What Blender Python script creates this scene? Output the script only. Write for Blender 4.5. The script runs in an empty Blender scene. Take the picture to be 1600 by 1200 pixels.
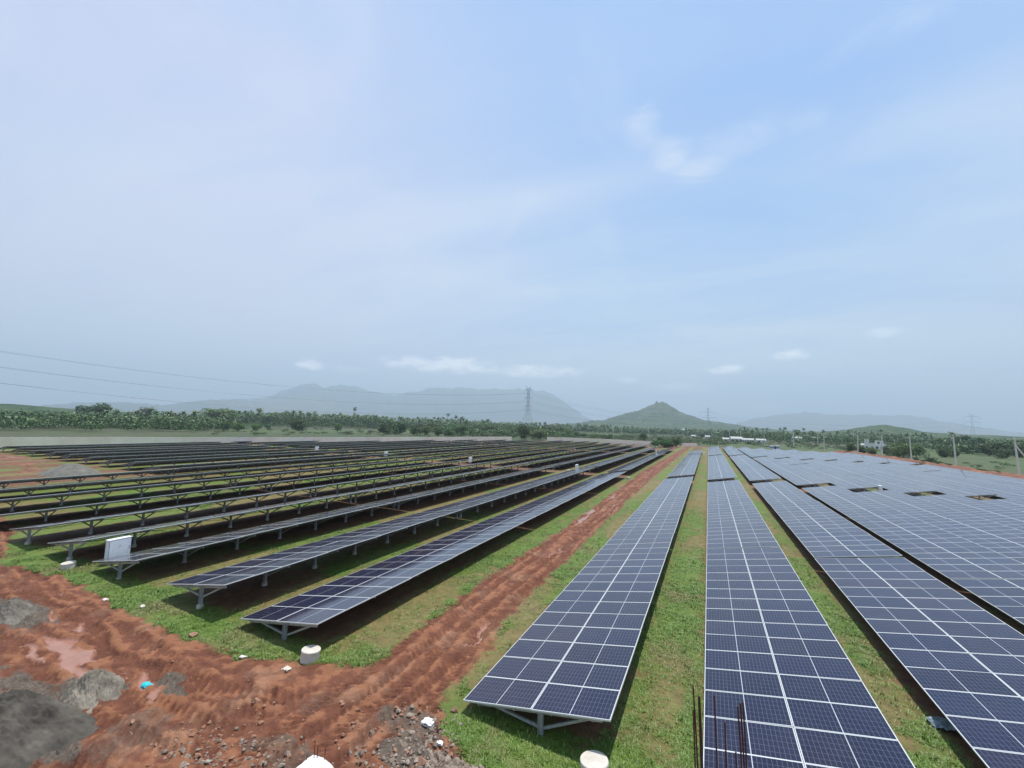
import bpy, math, random
import numpy as np
from mathutils import Vector, Matrix
R = math.radians
sc = bpy.context.scene
col = sc.collection
random.seed(7)
rng = np.random.default_rng(7)

# ------------------------------------------------------------------ camera
CAM_Z = 7.343
cam_d = bpy.data.cameras.new('camera')
cam = bpy.data.objects.new('camera', cam_d)
col.objects.link(cam)
cam_d.sensor_width = 36.0
cam_d.lens = 647.2 / 1600 * 36
cam_d.clip_start = 0.1
cam_d.clip_end = 60000
pit, yaw, roll = R(5.683), R(25.432), R(1.678)
fwd = Vector((-math.sin(yaw) * math.cos(pit), math.cos(yaw) * math.cos(pit), math.sin(pit)))
rgt = Vector((math.cos(yaw), math.sin(yaw), 0))
upv = rgt.cross(fwd)
r2 = math.cos(roll) * rgt + math.sin(roll) * upv
u2 = -math.sin(roll) * rgt + math.cos(roll) * upv
m = Matrix.Identity(4)
for i in range(3):
    m[i][0], m[i][1], m[i][2] = r2[i], u2[i], -fwd[i]
m.translation = Vector((0, 0, CAM_Z))
cam.matrix_world = m
sc.camera = cam

# ------------------------------------------------------------------ sky and sun
SUN_EL, SUN_AZ = R(78), R(20)         # azimuth measured from +Y towards +X
world = bpy.data.worlds.new('World')
sc.world = world
world.use_nodes = True
nt = world.node_tree
nt.nodes.clear()
def nd(t, typ, **kw):
    n = t.nodes.new(typ)
    for k, v in kw.items():
        setattr(n, k, v)
    return n
wo = nd(nt, 'ShaderNodeOutputWorld')
bg = nd(nt, 'ShaderNodeBackground')
bg.inputs[1].default_value = 0.135
nt.links.new(bg.outputs[0], wo.inputs[0])
sky = nd(nt, 'ShaderNodeTexSky', sky_type='NISHITA', sun_disc=False)
sky.sun_elevation = SUN_EL
sky.sun_rotation = SUN_AZ
sky.altitude = 100
sky.air_density = 1.0
sky.dust_density = 2.0
sky.ozone_density = 2.0
tc = nd(nt, 'ShaderNodeTexCoord')
def mth(t, op, a, b=None, c=None, clamp=False):
    n = nd(t, 'ShaderNodeMath', operation=op, use_clamp=clamp)
    for i, v in enumerate((a, b, c)):
        if v is None: continue
        if isinstance(v, (int, float)): n.inputs[i].default_value = v
        else: t.links.new(v, n.inputs[i])
    return n.outputs[0]
def noise(t, vec, scale, detail=4, rough=0.5, dist=0.0):
    n = nd(t, 'ShaderNodeTexNoise')
    n.inputs['Scale'].default_value = scale
    n.inputs['Detail'].default_value = detail
    n.inputs['Roughness'].default_value = rough
    n.inputs['Distortion'].default_value = dist
    if vec is not None: t.links.new(vec, n.inputs['Vector'])
    return n.outputs['Fac']
def ramp(t, fac, stops, interp='LINEAR'):
    n = nd(t, 'ShaderNodeValToRGB')
    n.color_ramp.interpolation = interp
    e = n.color_ramp.elements
    while len(e) < len(stops): e.new(0.5)
    for i, (p, c) in enumerate(stops):
        e[i].position = p
        e[i].color = (c[0], c[1], c[2], 1) if not isinstance(c, (int, float)) else (c, c, c, 1)
    t.links.new(fac, n.inputs[0])
    return n.outputs[0]
def mixc(t, fac, a, b, mode='MIX'):
    n = nd(t, 'ShaderNodeMix', data_type='RGBA', blend_type=mode)
    if isinstance(fac, (int, float)): n.inputs[0].default_value = fac
    else: t.links.new(fac, n.inputs[0])
    for i, v in ((6, a), (7, b)):
        if isinstance(v, (tuple, list)): n.inputs[i].default_value = (v[0], v[1], v[2], 1)
        else: t.links.new(v, n.inputs[i])
    return n.outputs[2]
def mapr(t, v, a, b, c=0.0, d=1.0, smooth=True):
    n = nd(t, 'ShaderNodeMapRange')
    if smooth: n.interpolation_type = 'SMOOTHSTEP'
    t.links.new(v, n.inputs[0])
    for i, x in enumerate((a, b, c, d)): n.inputs[i + 1].default_value = x
    return n.outputs[0]

sep = nd(nt, 'ShaderNodeSeparateXYZ')
nt.links.new(tc.outputs['Generated'], sep.inputs[0])
X, Y, Z = sep.outputs
zc = mth(nt, 'MAXIMUM', Z, 0.03)
# a plane of thin high cloud: direction divided by height gives streaks that shrink to the horizon
zz = mth(nt, 'ADD', zc, 0.22)
cmb = nd(nt, 'ShaderNodeCombineXYZ')
nt.links.new(mth(nt, 'DIVIDE', X, zz), cmb.inputs[0])
nt.links.new(mth(nt, 'DIVIDE', Y, zz), cmb.inputs[1])
rotm = nd(nt, 'ShaderNodeMapping')
rotm.inputs['Rotation'].default_value = (0, 0, R(-38))
rotm.inputs['Scale'].default_value = (0.42, 1.25, 1)
nt.links.new(cmb.outputs[0], rotm.inputs[0])
n1 = noise(nt, rotm.outputs[0], 0.75, 5, 0.45, 0.5)
n2 = noise(nt, cmb.outputs[0], 2.2, 8, 0.55, 1.0)
n3 = noise(nt, rotm.outputs[0], 2.6, 6, 0.6, 0.8)
veil = mth(nt, 'MULTIPLY', mapr(nt, n1, 0.40, 0.62, 0.0, 0.62), mapr(nt, n3, 0.30, 0.66, 0.62, 1.25))
# more veil to the left and low down
left = mapr(nt, X, -0.95, 0.25, 0.40, 0.0)
low = mapr(nt, Z, 0.0, 0.5, 0.30, 0.0)
rgt_v = mapr(nt, X, 0.25, 0.75, 0.0, 0.22)
vsum = mth(nt, 'ADD', mth(nt, 'ADD', veil, left), mth(nt, 'ADD', low, rgt_v))
wisp = mth(nt, 'MULTIPLY', mapr(nt, n2, 0.50, 0.76, 0.0, 0.45), mapr(nt, n1, 0.3, 0.6))
vsum = mth(nt, 'MINIMUM', mth(nt, 'ADD', vsum, wisp), 0.93)
base = mixc(nt, 0.7, sky.outputs[0], (1.75, 3.55, 6.7))
skyc = mixc(nt, vsum, base, (4.15, 4.85, 6.35))
bandv = mth(nt, 'MULTIPLY', mapr(nt, Z, 0.02, 0.14, 0.0, .62), mapr(nt, Z, 0.22, 0.62, 1.0, 0.0))
bandv = mth(nt, 'MULTIPLY', bandv, mapr(nt, mth(nt, 'ADD', mth(nt, 'MULTIPLY', n1, .6), mth(nt, 'MULTIPLY', n3, .4)), 0.32, 0.58, 0.40, 1.35))
skyc = mixc(nt, bandv, skyc, (4.75, 5.65, 6.45))
lav = mth(nt, 'MULTIPLY', mapr(nt, X, -1.0, -0.15, .75, 0.0), mapr(nt, n2, 0.3, 0.7, .7, 1.1))
skyc = mixc(nt, lav, skyc, (4.55, 4.85, 6.2))
lav2 = mth(nt, 'MULTIPLY', mapr(nt, X, 0.15, 0.60, 0.0, .6), mapr(nt, Z, 0.0, 0.6, 1.0, .35))
skyc = mixc(nt, lav2, skyc, (4.0, 4.75, 6.2))
# patches of cumulus / wisps at fixed directions: (azimuth, elevation, half-width, half-height, strength)
az = mth(nt, 'MULTIPLY', mth(nt, 'ARCTAN2', X, Y), 57.2958)
el = mth(nt, 'MULTIPLY', mth(nt, 'ARCSINE', Z), 57.2958)
nv = nd(nt, 'ShaderNodeMapping')
nv.inputs['Scale'].default_value = (1, 1, 2.2)
nt.links.new(tc.outputs['Generated'], nv.inputs[0])
pn = noise(nt, nv.outputs[0], 26, 7, 0.6, 0.2)
pn2 = noise(nt, nv.outputs[0], 5, 6, 0.6, 1.2)
tot = None; low_t = None
for (a0, e0, wa, he, st, kind) in [
        (-34.3, 7.9, 8.8, 1.15, .62, 0), (-22.6, 7.5, 6.5, .9, .5, 0), (-51.6, 6.9, 1.7, .75, .75, 0),
        (1.9, 7.6, 2.0, .6, .55, 0), (8.7, 9.0, 1.9, .65, .5, 0), (16.8, 10.6, 1.8, .5, .22, 0),
        (-9.9, 6.4, 1.6, .5, .3, 0), (-3.2, 5.4, 4, .7, .3, 0), (-47, 6.6, 2.5, .5, .22, 0),
        (-7.5, 36.5, 3.2, 3.0, .5, 1), (-4.6, 33.5, 3.6, 2.2, .6, 1), (-.6, 31.0, 4.2, 1.7, .5, 1), (6.5, 33.5, 8, 2.2, .28, 1), (19, 37.5, 9, 2.2, .3, 1), (-8, 54, 9, 2.2, .5, 1), (2, 55, 8, 2.0, .45, 1), (-42, 23.0, 2.2, 1.3, .25, 1), (-30, 19, 12, 3, .3, 1)]:
    da = mth(nt, 'DIVIDE', mth(nt, 'SUBTRACT', az, a0), wa)
    de = mth(nt, 'DIVIDE', mth(nt, 'SUBTRACT', el, e0), he)
    d2 = mth(nt, 'ADD', mth(nt, 'MULTIPLY', da, da), mth(nt, 'MULTIPLY', de, de))
    v = mth(nt, 'SUBTRACT', 1.0, d2)
    nn = mth(nt, 'MULTIPLY', mth(nt, 'SUBTRACT', pn if kind == 0 else pn2, 0.5), 4.2 if kind == 0 else 5.0)
    v = mapr(nt, mth(nt, 'ADD', v, nn), -0.5 if kind == 0 else 0.0, 1.6 if kind == 0 else 2.2, 0.0, st)
    v = mth(nt, 'MULTIPLY', v, mapr(nt, d2, 0.9, 1.9, 1.0, 0.0))
    if kind == 0: low_t = v if low_t is None else mth(nt, 'MAXIMUM', low_t, v)
    else: tot = v if tot is None else mth(nt, 'MAXIMUM', tot, v)
skyc = mixc(nt, tot, skyc, (5.7, 6.1, 6.7))
skyc = mixc(nt, low_t, skyc, (11.8, 11.7, 11.9))
nt.links.new(skyc, bg.inputs[0])

sun_d = bpy.data.lights.new('sun', 'SUN')
sun_d.energy = 5.0
sun_d.angle = R(1.0)
sun_d.color = (1.0, 0.955, 0.89)
sun = bpy.data.objects.new('sun', sun_d)
col.objects.link(sun)
sdir = Vector((math.sin(SUN_AZ) * math.cos(SUN_EL), math.cos(SUN_AZ) * math.cos(SUN_EL), math.sin(SUN_EL)))
sun.rotation_euler = (-sdir).to_track_quat('-Z', 'Y').to_euler()

sc.view_settings.view_transform = 'Standard'
sc.view_settings.look = 'None'
sc.view_settings.exposure = 0.18
sc.view_settings.gamma = 1.0
sc.view_settings.use_curve_mapping = False
sc.cycles.volume_step_rate = 1.0
sc.cycles.max_bounces = 6

# ------------------------------------------------------------------ numpy noise
def _hash(ix, iy, seed):
    h = (ix.astype(np.int64) * 374761393 + iy.astype(np.int64) * 668265263 + seed * 974711) & 0x7fffffff
    h = ((h ^ (h >> 13)) * 1274126177) & 0x7fffffff
    return ((h ^ (h >> 16)) & 0xffff) / 65535.0
def vnoise(x, y, seed=0):
    ix, iy = np.floor(x), np.floor(y)
    fx, fy = x - ix, y - iy
    fx = fx * fx * (3 - 2 * fx); fy = fy * fy * (3 - 2 * fy)
    a = _hash(ix, iy, seed); b = _hash(ix + 1, iy, seed); c = _hash(ix, iy + 1, seed); d = _hash(ix + 1, iy + 1, seed)
    return (a + (b - a) * fx) * (1 - fy) + (c + (d - c) * fx) * fy
def fbm(x, y, seed=0, oct=4, gain=0.5):
    s = 0; amp = 1; tot = 0
    x = np.asarray(x, float); y = np.asarray(y, float)
    for o in range(oct):
        s = s + amp * vnoise(x * 2 ** o + 17.3 * o, y * 2 ** o - 9.1 * o, seed + o); tot += amp; amp *= gain
    return s / tot
def sstep(a, b, v):
    t = np.clip((v - a) / (b - a), 0, 1)
    return t * t * (3 - 2 * t)

# ------------------------------------------------------------------ mesh helpers
def tag(o, label=None, cat=None, group=None, kind=None):
    if label: o['label'] = label
    if cat: o['category'] = cat
    if group: o['group'] = group
    if kind: o['kind'] = kind
    return o
def empty(name, loc, rz=0.0):
    o = bpy.data.objects.new(name, None)
    o.empty_display_size = 0.3
    col.objects.link(o)
    o.location = loc
    o.rotation_euler = (0, 0, rz)
    return o
class MB:
    def __init__(s): s.v = []; s.f = []; s.m = []; s.uv = {}
    def quad(s, pts, mi=0, uv=None):
        b = len(s.v); s.v += [tuple(p) for p in pts]; s.f.append(tuple(range(b, b + len(pts)))); s.m.append(mi)
        if uv: s.uv[len(s.f) - 1] = uv
    def box(s, x0, x1, y0, y1, z0, z1, mi=0, M=None):
        P = [Vector((x, y, z)) for z in (z0, z1) for y in (y0, y1) for x in (x0, x1)]
        if M is not None: P = [M @ p for p in P]
        b = len(s.v); s.v += [tuple(p) for p in P]
        for f in ((0, 2, 3, 1), (4, 5, 7, 6), (0, 1, 5, 4), (2, 6, 7, 3), (0, 4, 6, 2), (1, 3, 7, 5)):
            s.f.append(tuple(b + i for i in f)); s.m.append(mi)
    def bar(s, a, b_, w, h, mi=0, up=(0, 0, 1)):
        a, b_ = Vector(a), Vector(b_); d = b_ - a; L = d.length; d.normalize()
        sd = d.cross(Vector(up))
        if sd.length < 1e-4: sd = d.cross(Vector((1, 0, 0)))
        sd.normalize(); uu = sd.cross(d)
        M = Matrix.Identity(4)
        for i in range(3): M[i][0], M[i][1], M[i][2], M[i][3] = sd[i], d[i], uu[i], a[i]
        s.box(-w / 2, w / 2, 0, L, -h / 2, h / 2, mi, M)
    def tube(s, pts, rad, n=6, mi=0, cap=True):
        pts = [Vector(p) for p in pts]
        if not hasattr(rad, '__len__'): rad = [rad] * len(pts)
        b = len(s.v)
        for i, p in enumerate(pts):
            d = (pts[min(i + 1, len(pts) - 1)] - pts[max(i - 1, 0)]).normalized()
            a = d.cross(Vector((0, 1, 0) if abs(d.y) < .9 else (1, 0, 0))).normalized(); c = d.cross(a)
            for k in range(n):
                t = 2 * math.pi * k / n
                s.v.append(tuple(p + rad[i] * (math.cos(t) * a + math.sin(t) * c)))
        for i in range(len(pts) - 1):
            for k in range(n):
                s.f.append((b + i * n + k, b + i * n + (k + 1) % n, b + (i + 1) * n + (k + 1) % n, b + (i + 1) * n + k)); s.m.append(mi)
        if cap:
            s.f.append(tuple(b + k for k in range(n))[::-1]); s.m.append(mi)
            s.f.append(tuple(b + (len(pts) - 1) * n + k for k in range(n))); s.m.append(mi)
    def mesh(s, name, mats, smooth=False):
        me = bpy.data.meshes.new(name)
        me.from_pydata(s.v, [], s.f)
        for m_ in mats: me.materials.append(m_)
        me.polygons.foreach_set('material_index', s.m)
        if smooth: me.polygons.foreach_set('use_smooth', [True] * len(s.f))
        if s.uv:
            ul = me.uv_layers.new(name='UVMap')
            for fi, uv in s.uv.items():
                ls = me.polygons[fi].loop_start
                for k, c in enumerate(uv): ul.data[ls + k].uv = c
        me.update()
        return me
    def build(s, name, mats, parent=None, smooth=False, loc=None):
        if not isinstance(mats, (list, tuple)): mats = [mats]
        return obj(name, s.mesh(name, mats, smooth), parent, loc)
def obj(name, me, parent=None, loc=None):
    o = bpy.data.objects.new(name, me)
    col.objects.link(o)
    if parent is not None: o.parent = parent
    if loc is not None: o.location = loc
    return o
def np_mesh(name, V, F, mats, smooth=True):
    """V (n,3) float, F (m,k) int with k 3 or 4"""
    me = bpy.data.meshes.new(name)
    V = np.asarray(V, np.float32); F = np.asarray(F, np.int32)
    k = F.shape[1]
    me.vertices.add(len(V)); me.vertices.foreach_set('co', V.ravel())
    me.loops.add(F.size); me.loops.foreach_set('vertex_index', F.ravel())
    me.polygons.add(len(F)); me.polygons.foreach_set('loop_start', np.arange(0, F.size, k, dtype=np.int32))
    me.polygons.foreach_set('loop_total', np.full(len(F), k, np.int32))
    for m_ in mats: me.materials.append(m_)
    me.polygons.foreach_set('use_smooth', np.full(len(F), smooth))
    me.update(calc_edges=True)
    return me
def grid_faces(nx, ny):
    i = np.arange(nx - 1)[None, :]; j = np.arange(ny - 1)[:, None]
    a = j * nx + i
    return np.stack([a, a + 1, a + nx + 1, a + nx], -1).reshape(-1, 4)
def copy_tree(o, parent=None):
    c = o.copy(); col.objects.link(c)
    if parent is not None: c.parent = parent
    for ch in KIDS.get(o.name, ()):
        copy_tree(ch, c)
    return c
KIDS = {}
def note_kids(root):
    """remember the children of a prototype (Object.children is slow in a big scene)"""
    KIDS[root.name] = list(root.children)
    for ch in KIDS[root.name]: note_kids(ch)

# ------------------------------------------------------------------ materials
MATS = {}
def mat(name, color=(.5, .5, .5), rough=.6, metal=0.0, build=None, spec=.5):
    m_ = bpy.data.materials.new(name); m_.use_nodes = True
    t = m_.node_tree; b = t.nodes['Principled BSDF']
    b.inputs['Base Color'].default_value = (*color, 1)
    b.inputs['Roughness'].default_value = rough
    b.inputs['Metallic'].default_value = metal
    b.inputs['Specular IOR Level'].default_value = spec
    if build: build(t, b)
    MATS[name] = m_
    return m_
def texco(t, which='Object'):
    return nd(t, 'ShaderNodeTexCoord').outputs[which]
def geopos(t): return nd(t, 'ShaderNodeNewGeometry').outputs['Position']
def vary(c1, c2, scale, rough=None, bump=0.0, bscale=None, world=False, detail=5, c3=None):
    def f(t, b):
        v = geopos(t) if world else texco(t)
        n = noise(t, v, scale, detail, .6)
        st = [(0.3, c1), (0.7, c2)] if c3 is None else [(0.28, c1), (0.5, c3), (0.72, c2)]
        t.links.new(ramp(t, n, st), b.inputs['Base Color'])
        if bump:
            bn = nd(t, 'ShaderNodeBump'); bn.inputs['Strength'].default_value = bump
            t.links.new(noise(t, v, bscale or scale * 3, 6, .65), bn.inputs['Height'])
            t.links.new(bn.outputs[0], b.inputs['Normal'])
    return f
def m_glass(t, b):
    uv = texco(t, 'UV')
    s = nd(t, 'ShaderNodeSeparateXYZ'); t.links.new(uv, s.inputs[0])
    u, v = s.outputs[0], s.outputs[1]
    fu, fv = mth(t, 'FRACT', u), mth(t, 'FRACT', v)
    iu, iv = mth(t, 'FLOOR', u), mth(t, 'FLOOR', v)
    cell = nd(t, 'ShaderNodeTexWhiteNoise', noise_dimensions='3D')
    oi = nd(t, 'ShaderNodeObjectInfo')
    cc = nd(t, 'ShaderNodeCombineXYZ'); t.links.new(iu, cc.inputs[0]); t.links.new(iv, cc.inputs[1])
    t.links.new(mth(t, 'MULTIPLY', oi.outputs['Random'], 37.0), cc.inputs[2])
    t.links.new(cc.outputs[0], cell.inputs['Vector'])
    rnd = cell.outputs['Value']
    # across the slope: 20 half cells with a centre gap; along the row: 6 cells
    a = mth(t, 'FRACT', mth(t, 'MULTIPLY', fu, 20.0))
    bb = mth(t, 'FRACT', mth(t, 'MULTIPLY', fv, 6.0))
    def line(f, w):
        d = mth(t, 'ABSOLUTE', mth(t, 'SUBTRACT', f, 0.5))
        return mth(t, 'GREATER_THAN', d, 0.5 - w)
    l1 = line(a, 0.050); l2 = line(bb, 0.026)
    mid = mth(t, 'LESS_THAN', mth(t, 'ABSOLUTE', mth(t, 'SUBTRACT', fu, 0.5)), 0.0052)
    ln = mth(t, 'MAXIMUM', l1, l2)
    c0 = ramp(t, rnd, [(0.0, (.003, .002, .014)), (.35, (.005, .005, .026)), (.7, (.010, .006, .020)), (1.0, (.003, .005, .027))])
    # dust and dried rain marks
    dn = noise(t, geopos(t), 0.9, 6, .65)
    c0 = mixc(t, mapr(t, dn, .45, .8, 0, .05), c0, (.20, .17, .15))
    c1 = mixc(t, mth(t, 'MULTIPLY', ln, 0.34), c0, (.20, .22, .33))
    c2 = mixc(t, mid, c1, (.40, .42, .46))
    t.links.new(c2, b.inputs['Base Color'])
    b.inputs['Roughness'].default_value = 0.09
    b.inputs['IOR'].default_value = 1.5
    b.inputs['Specular IOR Level'].default_value = 0.5
    b.inputs['Sheen Weight'].default_value = 0.10
    b.inputs['Sheen Roughness'].default_value = 0.35
    b.inputs['Sheen Tint'].default_value = (1.0, .88, .98, 1)
    bn = nd(t, 'ShaderNodeBump'); bn.inputs['Strength'].default_value = 0.05; bn.inputs['Distance'].default_value = 0.02
    t.links.new(noise(t, geopos(t), 1.3, 3, .5), bn.inputs['Height'])
    t.links.new(bn.outputs[0], b.inputs['Normal'])
GLASS = mat('module_glass', build=m_glass)
ALU = mat('module_frame', (.60, .62, .62), .42, .25)
BACK = mat('module_back', (.035, .038, .048), .5)
GALV = mat('galvanised_steel', build=vary((.28, .30, .31), (.44, .46, .46), 9), rough=.5, metal=.35)
CONC = mat('concrete', build=vary((.34, .32, .29), (.52, .50, .46), 3, bump=.25, bscale=30), rough=.9)
WHITEP = mat('white_plastic', build=vary((.46, .42, .35), (.62, .59, .53), 5), rough=.55)
BOXM = mat('white_enamel', rough=.35, build=vary((.72, .75, .79), (.84, .86, .89), 3))
RUST = mat('rusty_bar', build=vary((.035, .014, .012), (.10, .035, .025), 30), rough=.8)
def m_leaf(c1, c2, c3):
    def f(t, b):
        oi = nd(t, 'ShaderNodeObjectInfo')
        n = noise(t, geopos(t), 0.35, 3, .6)
        g = nd(t, 'ShaderNodeNewGeometry')
        r = mth(t, 'ADD', mth(t, 'MULTIPLY', g.outputs['Random Per Island'], .45), mth(t, 'MULTIPLY', n, .55))
        c = ramp(t, r, [(0.25, c1), (.5, c2), (.8, c3)])
        h = nd(t, 'ShaderNodeHueSaturation')
        t.links.new(c, h.inputs['Color'])
        t.links.new(mth(t, 'ADD', mth(t, 'MULTIPLY', oi.outputs['Random'], .05), .47), h.inputs['Hue'])
        t.links.new(mth(t, 'ADD', mth(t, 'MULTIPLY', oi.outputs['Random'], .5), .88), h.inputs['Value'])
        t.links.new(h.outputs[0], b.inputs['Base Color'])
    return f
LEAF_D = mat('dark_leaves', rough=.6, build=m_leaf((.022, .050, .012), (.040, .086, .018), (.075, .130, .028)))
LEAF_M = mat('mid_leaves', rough=.6, build=m_leaf((.030, .064, .014), (.052, .108, .024), (.092, .155, .036)))
LEAF_L = mat('light_leaves', rough=.6, build=m_leaf((.055, .10, .022), (.09, .155, .035), (.14, .20, .055)))
LEAF_G = mat('grey_leaves', rough=.6, build=m_leaf((.06, .085, .045), (.10, .12, .07), (.15, .15, .09)))
PALM = mat('palm_fronds', rough=.5, build=m_leaf((.026, .056, .014), (.055, .100, .022), (.105, .150, .038)))
BARK = mat('bark', build=vary((.10, .075, .055), (.22, .18, .14), 5), rough=.9)
WHITEW = mat('white_wall', build=vary((.62, .61, .58), (.78, .77, .74), .6), rough=.8)
ROOFG = mat('grey_roof', build=vary((.30, .31, .31), (.46, .46, .44), .5), rough=.7)
DARKW = mat('dark_opening', (.03, .03, .035), .6)
THATCH = mat('thatch', build=vary((.12, .08, .06), (.26, .19, .13), 2), rough=.95)
TILE = mat('clay_tile', build=vary((.22, .09, .06), (.34, .16, .10), 2), rough=.85)
BLUE = mat('blue_sheet', (.05, .16, .45), .5)

# ------------------------------------------------------------------ ground heights and zones
ROWS_R = [-5.79, -0.22, 5.10, 10.55, 15.75, 21.1, 26.3, 31.6, 36.9, 42.1]
ROWS_L = [-14.95, -19.78, -26.0, -30.95, -36.1, -42.55, -48.4, -54.75, -60.5, -65.0, -71.2, -76.9, -83.3, -89.8, -95.4, -102.2, -108.6, -114.8]
W, TILT = 3.81, R(9.84)
WX, ZL = W * math.cos(TILT), .48
ZH = ZL + W * math.sin(TILT)
MP = 1.154
def road_c(y):      # centre of the mud track between the two fields
    return np.interp(y, [5, 10, 13, 17, 30, 48, 70, 100, 130, 200], [-8.2, -7.98, -8.15, -8.35, -8.5, -8.85, -9.1, -9.1, -8.8, -8.2])
def road_w(y):
    return np.interp(y, [8, 10, 14, 20, 30, 60, 75, 130, 200], [1.9, 1.4, 1.35, 1.3, 1.15, 1.2, 1.5, 1.2, 1.1])
def mud_edge(x):    # the grass begins beyond this y
    return np.interp(x, [-60, -40, -31, -26, -19.8, -15.5, -13, -11.3, -9.4, -8, -6.75, -5.9, -4.6, -3.2, 10],
                     [13.5, 11.0, 8.25, 8.95, 8.65, 8.55, 8.75, 9.35, 9.95, 10.3, 10.15, 9.0, 8.45, 7.9, 6.5])
PUD = [  # x, y, half-length, half-width, rotation: brown puddles in the mud
    (-18.3, 6.55, 1.75, .26, .05), (-16.6, 6.25, 1.9, .17, -.20), (-21.2, 7.05, .85, .15, -.25), (-19.3, 7.25, .75, .14, -.12),
    (-18.9, 5.95, 1.0, .13, -.1), (-16.6, 4.85, .8, .14, .1), (-14.3, 6.75, .55, .12, -.5), (-13.4, 6.55, .5, .10, -.6),
    (-24.0, 8.2, .5, .12, 0), (-26.5, 8.0, .5, .12, 0),
    (-9.3, 33.5, .22, 2.3, 0), (-9.55, 37.0, .30, 1.3, .03), (-8.2, 24, .08, 1.6, 0), (-9.5, 46, .2, 1.4, 0), (-8.3, 41, .12, 1.2, 0),
    (-7.35, 13.6, .07, 1.0, -.06),
    (-76, 17.4, 3.2, .28, -.25), (-83, 19.0, 2.6, .26, .1), (-100, 26.5, 4.0, .35, 0), (-92, 24.2, 2.5, .28, .3), (-112, 27.5, 6, .5, 0), (-70, 15.8, 1.6, .2, 0)]
def puddle_mask(x, y):
    w = np.zeros_like(x)
    nx_ = fbm(x * 1.6, y * 1.6, 91, 3) - .5
    ny_ = fbm(x * 1.6, y * 1.6, 95, 3) - .5
    for (px, py, a, b, r) in PUD:
        s = max(1.0, min(a, b) * 2)
        dx, dy = x + nx_ * .8 * s - px, y + ny_ * .7 * s - py
        c_, s_ = math.cos(r), math.sin(r)
        q = ((dx * c_ + dy * s_) / a) ** 2 + ((-dx * s_ + dy * c_) / b) ** 2
        w = np.maximum(w, 1 - sstep(.72, 1.0, q))
    return w
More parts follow.
